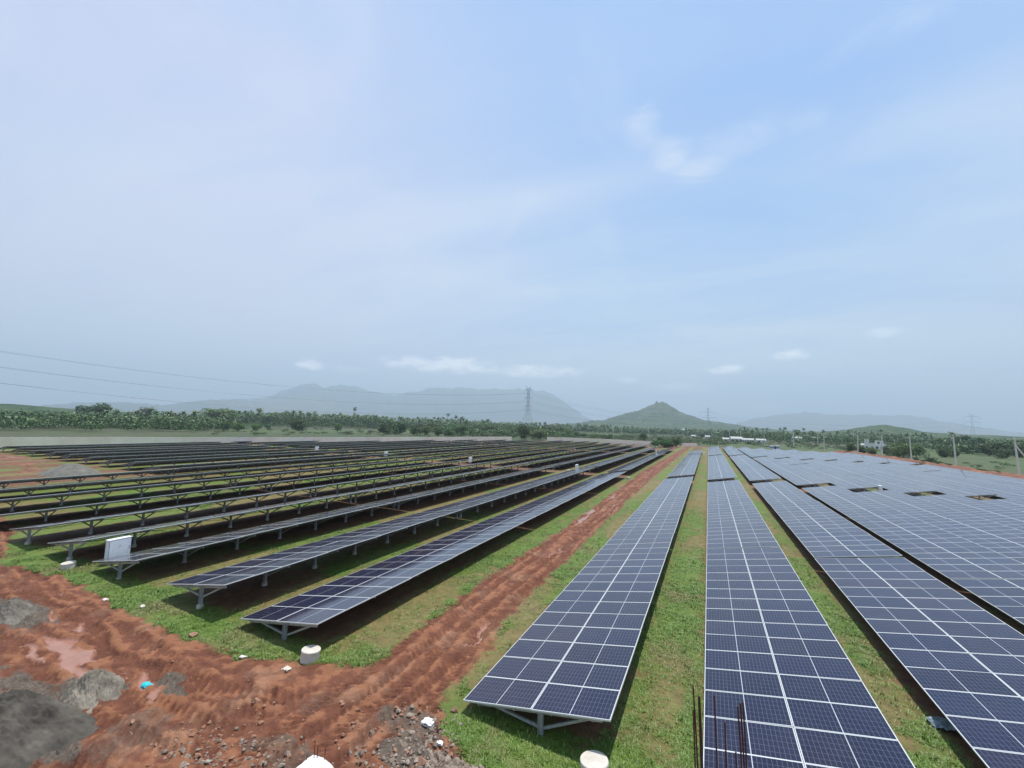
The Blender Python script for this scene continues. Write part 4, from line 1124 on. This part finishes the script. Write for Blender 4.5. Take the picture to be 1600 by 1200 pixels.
def trunk_mesh(name, seed, r0=.03, h=.55, limbs=5):
    rr = random.Random(seed); b = MB()
    b.tube([(0, 0, -.05), (.01, 0, h * .4), (.0, .015, h)], [r0 * 1.25, r0, r0 * .6], 6)
    for i in range(limbs):
        a = rr.uniform(0, 6.28); q = rr.uniform(.15, .3)
        b.tube([(0, 0, h * rr.uniform(.4, .75)), (q * .5 * math.cos(a), q * .5 * math.sin(a), h * 1.0), (q * math.cos(a), q * math.sin(a), h * 1.3)], [r0 * .6, r0 * .4, r0 * .18], 4)
    return b.mesh(name, [BARK])
KM = {'D': LEAF_D, 'M': LEAF_M, 'L': LEAF_L, 'G': LEAF_G}
CR = {k_: [crown_mesh('crown', 10 * i + j, KM[k_], 3600 if k_ != 'G' else 1800, .027, 14 + 2 * i, .8) for i in range(3)] for j, k_ in enumerate('DMLG')}
TRK = [trunk_mesh('trunk', i) for i in range(3)]
def tree(x, y, h, w, kind, label, group=None, name=None):
    nm = name or ('bush' if h < 4.2 else 'leafy_tree')
    r = empty(nm, (x, y, 0), random.uniform(0, 6.28)); i = random.randrange(3)
    c = obj('crown', CR[kind][i], r); c.scale = (w * 1.12, w * 1.12, h * 1.04)
    if h < 11: c.location = (0, 0, -.22 * h); c.scale = (w * 1.15, w * 1.15, h * 1.27)
    t_ = obj('trunk', TRK[i], r); t_.scale = (w * .8, w * .8, h)
    tag(r, label, 'bush' if h < 4.2 else 'tree', group)
TREES = [
    (-389.7, 138.2, 14.6, 20.6, 'D', 'tall dark clump of trees rising highest above the left treeline'),
    (-369.6, 158.9, 13.6, 10.2, 'G', 'thin open-crowned tree standing above the left treeline'),
    (-365.2, 205.5, 14.6, 27.3, 'L', 'broad round light green tree on the left behind the palms'),
    (-314.4, 90.5, 6.3, 10.0, 'D', 'dark bushy tree at the left edge of the far field'),
    (-309.8, 81.6, 4.7, 12.7, 'D', 'low dark thicket tree at the far left of the field'),
    (-325.1, 102.1, 5.5, 8.5, 'D', None),
    (-330.9, 110.5, 4.6, 9.6, 'M', None),
    (-297.8, 115.1, 6.0, 10.7, 'M', None),
    (-280.3, 112.3, 5.6, 8.2, 'D', None),
    (-253.8, 119.4, 6.2, 10.0, 'M', None),
    (-259.3, 133.4, 5.5, 9.2, 'D', None),
    (-227.4, 131.9, 5.4, 8.6, 'M', None),
    (-220.8, 135.1, 5.3, 7.3, 'L', None),
    (-239.7, 156.1, 4.2, 6.0, 'L', 'small light green tree at the edge of the left field'),
    (-228.4, 176.0, 8.4, 11.8, 'D', 'large round dark tree alone in the field in front of the palm grove'),
    (-268.9, 183.8, 3.6, 5.2, 'M', 'tiny round tree beside the large dark tree in the left field'),
    (-267.7, 176.4, 4.3, 5.9, 'M', None),
    (-216.0, 195.1, 5.9, 5.4, 'L', 'small umbrella-shaped tree in the green field right of the dark tree'),
    (-167.0, 157.1, 2.1, 3.3, 'G', 'low grey-green bush in the bright green field'),
    (-172.4, 178.3, 2.7, 3.2, 'G', 'small lone grey bush on the bright green field'),
    (-170.7, 187.7, 7.2, 8.9, 'D', 'dark tree at the left end of the central bush line'),
    (-168.7, 199.2, 8.2, 10.1, 'D', 'dark tree with visible trunks in the central bush line'),
    (-208.4, 235.6, 9.1, 13.9, 'M', None),
    (-149.8, 190.5, 5.6, 7.2, 'M', None),
    (-148.3, 196.7, 6.0, 7.4, 'L', 'yellow-green bush in the middle of the central bush line'),
    (-138.6, 195.7, 5.2, 6.5, 'M', None),
    (-129.9, 193.1, 5.1, 7.8, 'D', None),
    (-127.3, 201.4, 6.6, 7.3, 'D', 'rounded dark tree right of the yellow-green bush'),
    (-198.8, 273.5, 8.8, 17.3, 'M', None),
    (-208.5, 268.9, 7.9, 15.3, 'M', None),
    (-180.4, 282.3, 7.8, 17.3, 'M', None),
    (-167.0, 288.6, 8.8, 15.3, 'D', None),
    (-145.5, 265.4, 7.0, 13.9, 'D', None),
    (-131.8, 220.1, 4.0, 3.9, 'M', None),
    (-121.7, 219.6, 3.6, 6.1, 'M', None),
    (-118.8, 228.9, 4.1, 5.5, 'G', None),
    (-115.8, 238.3, 3.4, 5.7, 'G', None),
    (-145.0, 288.0, 6.8, 12.9, 'D', None),
    (-89.8, 206.0, 8.0, 7.6, 'D', 'dark upright tree standing just left of the gap in the boundary wall'),
    (-85.1, 216.8, 5.8, 11.4, 'L', 'light green spreading bush beside the dark tree in front of the tower'),
    (-108.1, 304.6, 8.0, 13.8, 'D', 'dark tree behind the light green bush near the tower'),
    (-90.7, 281.0, 5.5, 7.2, 'L', None),
    (-92.6, 312.6, 5.1, 7.9, 'M', None),
    (-83.6, 301.8, 3.4, 6.6, 'L', None),
    (-74.2, 294.8, 3.3, 8.2, 'L', None),
    (-58.5, 256.4, 3.7, 6.3, 'D', None),
    (-55.8, 262.2, 4.1, 5.6, 'M', None),
    (-36.4, 263.6, 5.2, 5.8, 'D', 'small dark tree behind the far boundary wall'),
    (-58.3, 337.5, 3.2, 10.1, 'L', None),
    (-20.3, 184.0, 3.3, 4.3, 'M', 'leafy bush at the right end of the far boundary wall'),
    (-16.5, 181.7, 4.1, 5.8, 'M', None),
    (-12.7, 194.8, 4.6, 5.0, 'D', 'dark round bush at the far end of the mud track'),
    (-14.7, 184.1, 2.5, 5.3, 'D', None),
    (-26.0, 266.3, 3.2, 7.7, 'M', None),
    (-5.6, 465.5, 4.9, 6.5, 'D', None),
    (17.3, 476.4, 9.5, 10.4, 'D', 'dark tree group left of the white sheds'),
    (24.9, 480.0, 9.7, 10.4, 'D', None),
    (21.8, 289.2, 2.1, 5.4, 'M', 'bush in front of the white sheds'),
    (5.6, 470.8, 2.6, 14.3, 'M', None),
    (9.4, 372.5, 2.8, 10.2, 'L', None),
    (67.1, 500.1, 5.3, 9.1, 'D', None),
    (101.1, 516.3, 7.7, 11.7, 'D', 'dark tree behind the green field right of the sheds'),
    (106.4, 496.5, 7.4, 9.9, 'D', None),
    (88.3, 510.1, 4.0, 10.4, 'M', None),
    (79.6, 517.1, 3.6, 12.0, 'M', None),
    (108.5, 475.2, 6.4, 14.1, 'D', None),
    (51.8, 211.1, 4.3, 4.6, 'M', 'bush at the red earth bank in front of the white house'),
    (54.7, 209.3, 3.9, 4.6, 'D', None),
    (57.1, 206.9, 3.1, 5.0, 'L', None),
    (132.0, 430.8, 10.3, 17.3, 'D', 'big dark tree behind the white house'),
    (109.8, 342.3, 6.7, 10.4, 'M', None),
    (61.4, 202.3, 4.4, 5.3, 'M', None),
    (62.8, 195.3, 5.6, 7.8, 'L', 'large light green bush beside the second nearest pole'),
    (68.2, 200.9, 5.0, 6.1, 'M', None),
    (61.6, 198.1, 2.7, 5.6, 'D', None),
    (168.4, 503.7, 7.8, 14.1, 'D', None),
    (164.9, 457.6, 8.7, 15.8, 'D', None),
    (195.0, 560.9, 8.8, 19.5, 'M', None),
    (80.2, 213.6, 3.8, 4.4, 'D', 'square dark bush in the open field left of the nearest tall pole'),
    (85.1, 218.6, 3.1, 3.9, 'D', None),
    (88.9, 232.0, 3.0, 4.2, 'M', None),
    (55.3, 158.3, 1.1, 1.8, 'D', None),
    (56.3, 156.6, 2.1, 2.5, 'D', 'dark bush on the red bank between two poles'),
    (54.3, 147.6, 1.3, 3.0, 'M', None),
    (54.1, 143.0, 1.3, 2.6, 'M', None),
    (58.7, 173.2, 1.1, 1.8, 'D', None),
    (54.2, 128.4, 1.0, 2.8, 'M', None),
    (54.6, 124.2, 1.0, 2.2, 'M', None),
    (134.1, 331.7, 10.4, 9.6, 'D', None),
    (138.6, 328.2, 8.7, 11.6, 'M', None),
    (114.7, 277.2, 5.4, 9.2, 'D', None),
    (111.0, 255.8, 6.3, 9.5, 'D', None),
    (102.8, 228.4, 4.1, 5.5, 'D', 'round dark tree in the right-hand field beside the thatched hut'),
    (142.0, 313.1, 7.7, 12.2, 'M', None),
    (120.0, 255.4, 6.7, 9.3, 'D', None),
    (151.2, 317.5, 8.7, 12.2, 'M', None),
    (145.2, 325.8, 6.5, 10.7, 'D', None),
    (164.3, 412.8, 9.6, 13.9, 'D', None),
    (171.6, 449.6, 8.0, 12.2, 'M', None),
    (147.9, 360.4, 8.7, 12.1, 'M', None),
    (145.8, 292.7, 8.2, 15.5, 'D', None),
    (154.2, 296.7, 8.5, 15.5, 'M', None),
    (-322.7, 75.5, 4.3, 15.8, 'D', None),
    (-334.2, 70.0, 4.0, 15.8, 'M', None),
]

for (x, y, h, w, k_, lab) in TREES:
    hz = 'left field' if x < -100 else ('middle' if x < 45 else 'right field')
    sz = 'bush' if h < 4.2 else 'tree'
    if lab: tree(x, y, h, w, k_, lab)
    else:
        tone = {'D': 'dark green', 'M': 'mid green', 'L': 'light green', 'G': 'grey-green'}[k_]
        lab = {'left field': '%s %s in the treeline beyond the wall of the left field', 'middle': '%s %s in the vegetation behind the far ends of the rows', 'right field': '%s %s in the vegetation beyond the poles at the right'}[hz] % (tone, sz)
        tree(x, y, h, w, k_, lab, lab)
# palms
def palm_crown(name, seed):
    rr = random.Random(seed); V = []; 
    for i in range(22):
        a = rr.uniform(0, 6.28); el = rr.uniform(-.35, 1.25); L = rr.uniform(.8, 1.1)
        p = np.array([0., 0., 0.]); d = np.array([math.cos(a) * math.cos(el), math.sin(a) * math.cos(el), math.sin(el)])
        sd = np.array([-math.sin(a), math.cos(a), 0])
        n = 6
        for k_ in range(n):
            q = p + d * L / n; w0 = .16 * math.sin(math.pi * (k_ + .4) / (n + .6)); w1 = .16 * math.sin(math.pi * (k_ + 1.4) / (n + .6)) if k_ < n - 1 else 0.01
            dn = np.array([0, 0, -.07])
            for s in (-1, 1):
                V += [p, q, q + s * sd * w1 + dn, p + s * sd * w0 + dn]
            p = q; d = d + np.array([0, 0, -.30]); d /= np.linalg.norm(d)
    V = np.array(V)
    return np_mesh(name, V, np.arange(len(V)).reshape(-1, 4), [PALM], False)
PC = [palm_crown('crown', 200 + i) for i in range(4)]
def ptrunk(seed):
    rr = random.Random(seed); b = MB(); dx, dy = rr.uniform(-.08, .08), rr.uniform(-.08, .08)
    b.tube([(0, 0, -.03), (dx * .3, dy * .3, .5), (dx, dy, 1.0)], [.016, .011, .009], 6)
    return b.mesh('trunk', [BARK]), (dx, dy)
PT = [ptrunk(i) for i in range(4)]
def palm(x, y, h, label, group=None, cr=3.0):
    r = empty('coconut_palm', (x, y, 0), random.uniform(0, 6.28)); i = random.randrange(4); H = h - cr * .45
    t_ = obj('trunk', PT[i][0], r); t_.scale = (H * 1.3, H * 1.3, H)
    c = obj('crown', PC[random.randrange(4)], r, (PT[i][1][0] * H * 1.3, PT[i][1][1] * H * 1.3, H)); c.scale = (cr, cr, cr)
    tag(r, label, 'palm', group)
def pol(azd, D): return D * math.sin(R(azd)), D * math.cos(R(azd))
for azd, D, h, lab in [(-46.3, 470, 21.5, 'tallest single coconut palm rising above the left palm grove'),
                       (-34.0, 460, 18.5, 'tall coconut palm above the central bush line'),
                       (-33.1, 470, 16.5, 'second tall palm just right of the tallest one above the central bush line'),
                       (-32.2, 470, 15.5, 'third tall palm in the group above the central bush line'),
                       (-66.2, 330, 11.5, 'dark palm with drooping crown standing in the left treeline'),
                       (-62.6, 300, 10.5, 'palm in front of the broad round light green tree'),
                       (21.4, 420, 11.5, 'single palm rising behind the leaning pole at the right')]:
    x, y = pol(azd, D); palm(x, y, h, lab, None, 3.4)
G1 = 'coconut palm in the long grove beyond the left field'
G2 = 'coconut palm in the far grove below the conical hill'
G3 = 'coconut palm in the treeline beyond the right field'
for i in range(105):
    azd = -61 + 33 * (i + random.uniform(-.6, .6)) / 105; D = random.uniform(430, 560)
    x, y = pol(azd, D); palm(x, y, random.uniform(11, 16.5) * (1.0 if azd < -45 else .88), G1, G1, random.uniform(2.6, 3.6))
for i in range(24):
    azd = random.uniform(-70, -58); D = random.uniform(290, 400); x, y = pol(azd, D); palm(x, y, random.uniform(6.5, 10.5), 'short palm in the mixed trees left of the palm grove', 'short palms left of the grove', 2.8)
for i in range(112):
    azd = -28 + 32 * (i + random.uniform(-.6, .6)) / 112; D = random.uniform(560, 700); x, y = pol(azd, D); palm(x, y, random.uniform(8.5, 13.5) * (1 if azd < -12 else .86), G2, G2, random.uniform(2.6, 3.6))
for i in range(26):
    azd = 3.5 + 15 * i / 26 + random.uniform(-.3, .3); D = random.uniform(480, 600); x, y = pol(azd, D); palm(x, y, random.uniform(8, 14.5), G3, G3, 2.8)

# far woodland that reads as one mass
def far_wood(name, spec, mt, label):
    g_ = np.random.default_rng(5); Vs = []
    for (a0, a1, d0, d1, n, h0, h1, cw) in spec:
        az_ = np.radians(g_.uniform(a0, a1, n)); D = d0 + (d1 - d0) * g_.uniform(0, 1, n)
        cx, cy = D * np.sin(az_), D * np.cos(az_); hh_ = g_.uniform(h0, h1, n); w_ = cw * g_.uniform(.6, 1.3, n)
        fine = d0 < 440; m_ = 150 if fine else 55; lf = .045 if fine else .085
        d = g_.normal(size=(n, m_, 3)); d /= np.linalg.norm(d, axis=2)[..., None]
        c = np.stack([cx, cy, hh_ * .58], 1)[:, None, :] + d * np.stack([w_ * .5, w_ * .5, hh_ * .42], 1)[:, None, :] * g_.uniform(.6, 1, (n, m_, 1))
        t1 = g_.normal(size=(n, m_, 3)); t1 /= np.linalg.norm(t1, axis=2)[..., None]; t2 = np.cross(t1, d); s = (w_ * lf)[:, None, None] * g_.uniform(.5, 1.3, (n, m_, 1))
        q = np.stack([c - t1 * s, c + t2 * s, c + t1 * s, c - t2 * s], 2).reshape(-1, 3)
        Vs.append(q)
    V = np.concatenate(Vs); V[:, 2] = np.maximum(V[:, 2], 0)
    o = obj(name, np_mesh(name, V, np.arange(len(V)).reshape(-1, 4), [mt], False)); tag(o, label, 'woodland', kind='stuff')
far_wood('far_woodland', [(-84, -61, 240, 640, 850, 3.5, 8.5, 9), (-62, -42, 430, 640, 900, 7, 13, 8), (-44, -27, 430, 640, 800, 6, 11, 8), (-36, -17, 290, 460, 420, 4, 8.5, 8), (-29, -12, 600, 900, 800, 6, 10.5, 9), (-12, 4, 600, 900, 700, 5, 8.5, 9), (3, 36, 400, 800, 1500, 4, 9, 10), (20, 36, 300, 420, 160, 4, 8, 9)], LEAF_D, 'dark belt of far trees under the palms along the horizon')
far_wood('far_woodland', [(-84, -60, 225, 800, 380, 2.5, 6, 8), (-60, -28, 420, 600, 500, 3, 7, 7), (-36, -17, 250, 420, 300, 2.5, 6, 7), (-28, 4, 540, 900, 600, 3, 8, 8), (3, 38, 360, 900, 700, 3, 8, 9), (17, 36, 290, 360, 80, 2, 5, 7)], LEAF_M, 'lighter green far trees mixed into the belt along the horizon')
far_wood('far_woodland', [(-42, -34, 420, 520, 120, 5, 11, 8), (-29, -25, 560, 650, 70, 6, 12, 8), (-84, -62, 280, 420, 110, 2, 5, 9), (-5, 3, 560, 700, 60, 5, 11, 8)], LEAF_G, 'bare greyish brown patches of far trees along the horizon')
far_wood('field_shrubs', [(-34, -17, 215, 420, 260, 1.0, 3.6, 4), (-17, 3, 225, 420, 330, .8, 2.8, 4), (3, 14, 250, 420, 160, .5, 1.8, 3), (-62, -36, 200, 420, 90, .5, 2, 3.5), (16, 32, 150, 200, 26, .4, 1.3, 2.5), (-80, -62, 275, 320, 160, 2, 4, 6)], LEAF_M, 'low scattered shrubs dotted over the fields beyond the compound')

def palm_mass(spec, label):
    g_ = np.random.default_rng(9); Vs = []
    base = []
    for c in PC:
        a = np.empty(len(c.vertices) * 3, np.float32); c.vertices.foreach_get('co', a); base.append(a.reshape(-1, 3))
    for (a0, a1, d0, d1, n, h0, h1) in spec:
        for i in range(n):
            az_ = math.radians(g_.uniform(a0, a1)); D = g_.uniform(d0, d1); s = g_.uniform(2.4, 3.5); r_ = g_.uniform(0, 6.28)
            v = base[i % 4] * s; c_, s_ = math.cos(r_), math.sin(r_)
            Vs.append(np.stack([v[:, 0] * c_ - v[:, 1] * s_ + D * math.sin(az_), v[:, 0] * s_ + v[:, 1] * c_ + D * math.cos(az_), v[:, 2] + g_.uniform(h0, h1)], 1))
    V = np.concatenate(Vs); o = obj('palm_grove', np_mesh('palm_grove', V, np.arange(len(V)).reshape(-1, 4), [PALM], False)); tag(o, label, 'palms', kind='stuff')
palm_mass([(-62, -42, 425, 600, 380, 6.5, 13), (-44, -28, 430, 600, 220, 6, 11), (-28, -12, 555, 720, 230, 5, 10.5), (-12, 4, 555, 720, 190, 4, 8.5), (3, 20, 470, 620, 90, 5, 10), (-72, -60, 280, 400, 60, 3, 6)], 'dense lower palm crowns filling the groves between the tall palms')

# ------------------------------------------------------------------ hills and mountains
def m_hill(c1, c2, c3, sc_):
    def f(t, b):
        P = geopos(t); n = noise(t, P, sc_, 7, .65); n2_ = noise(t, P, sc_ * .12, 5, .6)
        c = ramp(t, n, [(.32, c1), (.52, c2), (.70, c3)])
        c = mixc(t, mapr(t, n2_, .52, .70, 0, .5), c, (.15, .13, .10))
        t.links.new(c, b.inputs['Base Color'])
        bn = nd(t, 'ShaderNodeBump'); bn.inputs['Strength'].default_value = .9; bn.inputs['Distance'].default_value = 4.0
        t.links.new(n, bn.inputs['Height']); t.links.new(bn.outputs[0], b.inputs['Normal'])
    return f
HILLM = mat('scrub_hill', rough=.95, build=m_hill((.008, .022, .005), (.034, .066, .014), (.105, .115, .050), .045), spec=.1)
MTNM = mat('mountain_forest', rough=.95, build=m_hill((.03, .045, .03), (.05, .07, .045), (.08, .09, .06), .004), spec=.1)
# the conical hill, 2.4 km away; lateral u to the right, v away from the camera
HD, HA = 2400.0, R(-5.75)
hu = Vector((math.cos(HA), -math.sin(HA))); hv = Vector((math.sin(HA), math.cos(HA)))
n = 340
U, Vv = np.meshgrid(np.linspace(-760, 900, n), np.linspace(-650, 750, 260)); U = U.ravel(); Vv = Vv.ravel()
rho = np.hypot(U, Vv) + 1e-6
jit = 1 + (fbm(U / 160., Vv / 160., 11, 4) - .5) * .35 * sstep(20, 200, rho)
PR = [(0, 158), (14, 161), (26, 158), (54, 145), (94, 117), (158, 92), (218, 72), (308, 53), (396, 39), (507, 27), (620, 15), (740, 0), (900, -15)]
PL = [(0, 158), (14, 161), (30, 155), (60, 140), (115, 113), (191, 90), (230, 74), (270, 60), (343, 50), (430, 38), (560, 20), (700, 0), (900, -15)]
hr = np.interp(rho * jit, *zip(*PR)); hl = np.interp(rho * jit, *zip(*PL))
wgt = sstep(-1, 1, U / rho * 1.0)
Hh = hl * (1 - wgt) + hr * wgt
Hh += (fbm(U / 22., Vv / 22., 13, 4) - .5) * 19 * sstep(0, 60, Hh) + (fbm(U / 60., Vv / 60., 15, 3) - .5) * 9 - 6 * sstep(0, 40, rho) * sstep(0, 90, Hh) + (vnoise(U / 7., Vv / 7., 17) - .5) * 7
Hh += 12 * np.exp(-((U + 15) ** 2 + Vv ** 2) / 60) + 9 * np.exp(-((U - 14) ** 2 + Vv ** 2) / 70) + 7 * np.exp(-((U - 34) ** 2 + Vv ** 2) / 60)- 4
cx, cy = HD * math.sin(HA), HD * math.cos(HA)
Vt = np.stack([cx + U * hu.x + Vv * hv.x, cy + U * hu.y + Vv * hv.y, np.where(rho > 760, Hh - 12, Hh) - 1.5], 1)
o = obj('conical_hill', np_mesh('hill', Vt, grid_faces(n, 260), [HILLM], True)); tag(o, kind='structure'); o.name = 'hill'
def ridge(name, prof, D, depth, mt, seed, rough, na=500, nr=60, zs=1.0, back=1.0):
    azs = np.linspace(prof[0][0], prof[-1][0], na); hs = np.interp(azs, [p[0] for p in prof], [p[1] for p in prof]) * (1 + (fbm(azs * .9, azs * 0 + seed, seed + 40, 5, .6) - .5) * .16)
    T = np.linspace(-1, back, nr)
    A, TT = np.meshgrid(azs, T); Hs = np.broadcast_to(hs, A.shape)
    rad = D + TT * depth; x = rad * np.sin(np.radians(A)); y = rad * np.cos(np.radians(A))
    peak = CAM_Z + D * np.tan(np.radians(Hs)) * zs
    s = np.clip(1 - np.abs(TT), 0, 1)
    sp = depth * .35
    rg = np.abs(fbm(x / sp, y / sp, seed, 5) - .5) * 2
    z = peak * (s ** .85) * (1 - .35 * rg * sstep(0, .35, np.abs(TT))) + (fbm(x / (sp * .3), y / (sp * .3), seed + 3, 4) - .5) * rough
    z = np.where(np.abs(TT) > .97, -20, z)
    o = obj(name, np_mesh(name, np.stack([x.ravel(), y.ravel(), z.ravel()], 1), grid_faces(na, nr), [mt], True)); tag(o, kind='structure'); return o
# high range at the left, its near foothills, and the faint ranges at the right
ridge('mountains', [(-66, 0), (-62, 1.5), (-58, 2.2), (-56, 2.6), (-54, 3.4), (-52.8, 4.0), (-51.2, 4.5), (-49.7, 4.2), (-47.6, 4.55), (-46, 4.3), (-43, 3.7), (-41, 3.55), (-39.5, 4.1), (-37, 4.7), (-33, 4.95), (-29, 5.0), (-24, 5.0), (-21, 4.85), (-19, 4.0), (-17, 2.7), (-15.5, 1.6), (-14, .9), (-12, 0)], 8200, 1800, MTNM, 3, 60)
ridge('mountains', [(-76, 0), (-72, .9), (-68, 1.2), (-65.5, 1.0), (-63, 1.6), (-60, 2.0), (-56, 1.9), (-52, 2.1), (-46, 1.7), (-40, 1.5), (-34, 1.2), (-28, .9), (-20, .4), (-14, 0)], 6300, 1200, MTNM, 8, 40)
ridge('mountains', [(1, 0), (3.5, 1.2), (6, 1.9), (8.5, 2.3), (11, 2.4), (13, 2.1), (16, 2.15), (18.5, 2.1), (20, 1.7), (22, 1.3), (25, .7), (30, .2), (33, 0)], 8400, 1400, MTNM, 14, 50)
ridge('mountains', [(14, 0), (18, .9), (21, 1.1), (24, .6), (27, .3), (32, 0)], 7400, 900, MTNM, 24, 30)
# low wooded rises just beyond the trees
ridge('hills', [(-95, .9), (-84, .75), (-77, .62), (-75, .60), (-73, .42), (-70, .30), (-66, .14), (-60, 0)], 1050, 420, HILLM, 33, 5, 700, 70)
ridge('hills', [(8, .10), (11, .32), (13.5, .55), (15.2, 1.0), (16.6, 1.18), (18.0, .95), (19.3, .55), (21, .42), (25, .25), (34, .2), (42, .1)], 1300, 500, HILLM, 37, 6, 700, 70)
ridge('hills', [(-24, .05), (-20, .12), (-16, .22), (-13, .3), (-10, .2), (-4, .2), (2, .25), (6, .2), (10, .1)], 1500, 350, HILLM, 39, 5, 500, 50)

# ------------------------------------------------------------------ haze
b = MB(); b.box(-10500, 10500, -4000, 10500, -60, 800)
hm = bpy.data.materials.new('haze_air'); hm.use_nodes = True; t = hm.node_tree; t.nodes.clear()
mo = nd(t, 'ShaderNodeOutputMaterial'); pv_ = nd(t, 'ShaderNodeVolumePrincipled')
pv_.inputs['Color'].default_value = (.70, .885, 1.0, 1)
pv_.inputs['Density'].default_value = 2.5e-4
pv_.inputs['Anisotropy'].default_value = 0.1
t.links.new(pv_.outputs[0], mo.inputs['Volume'])
hz_ = b.build('haze', hm); tag(hz_, kind='stuff')
hz_.display_type = 'WIRE'
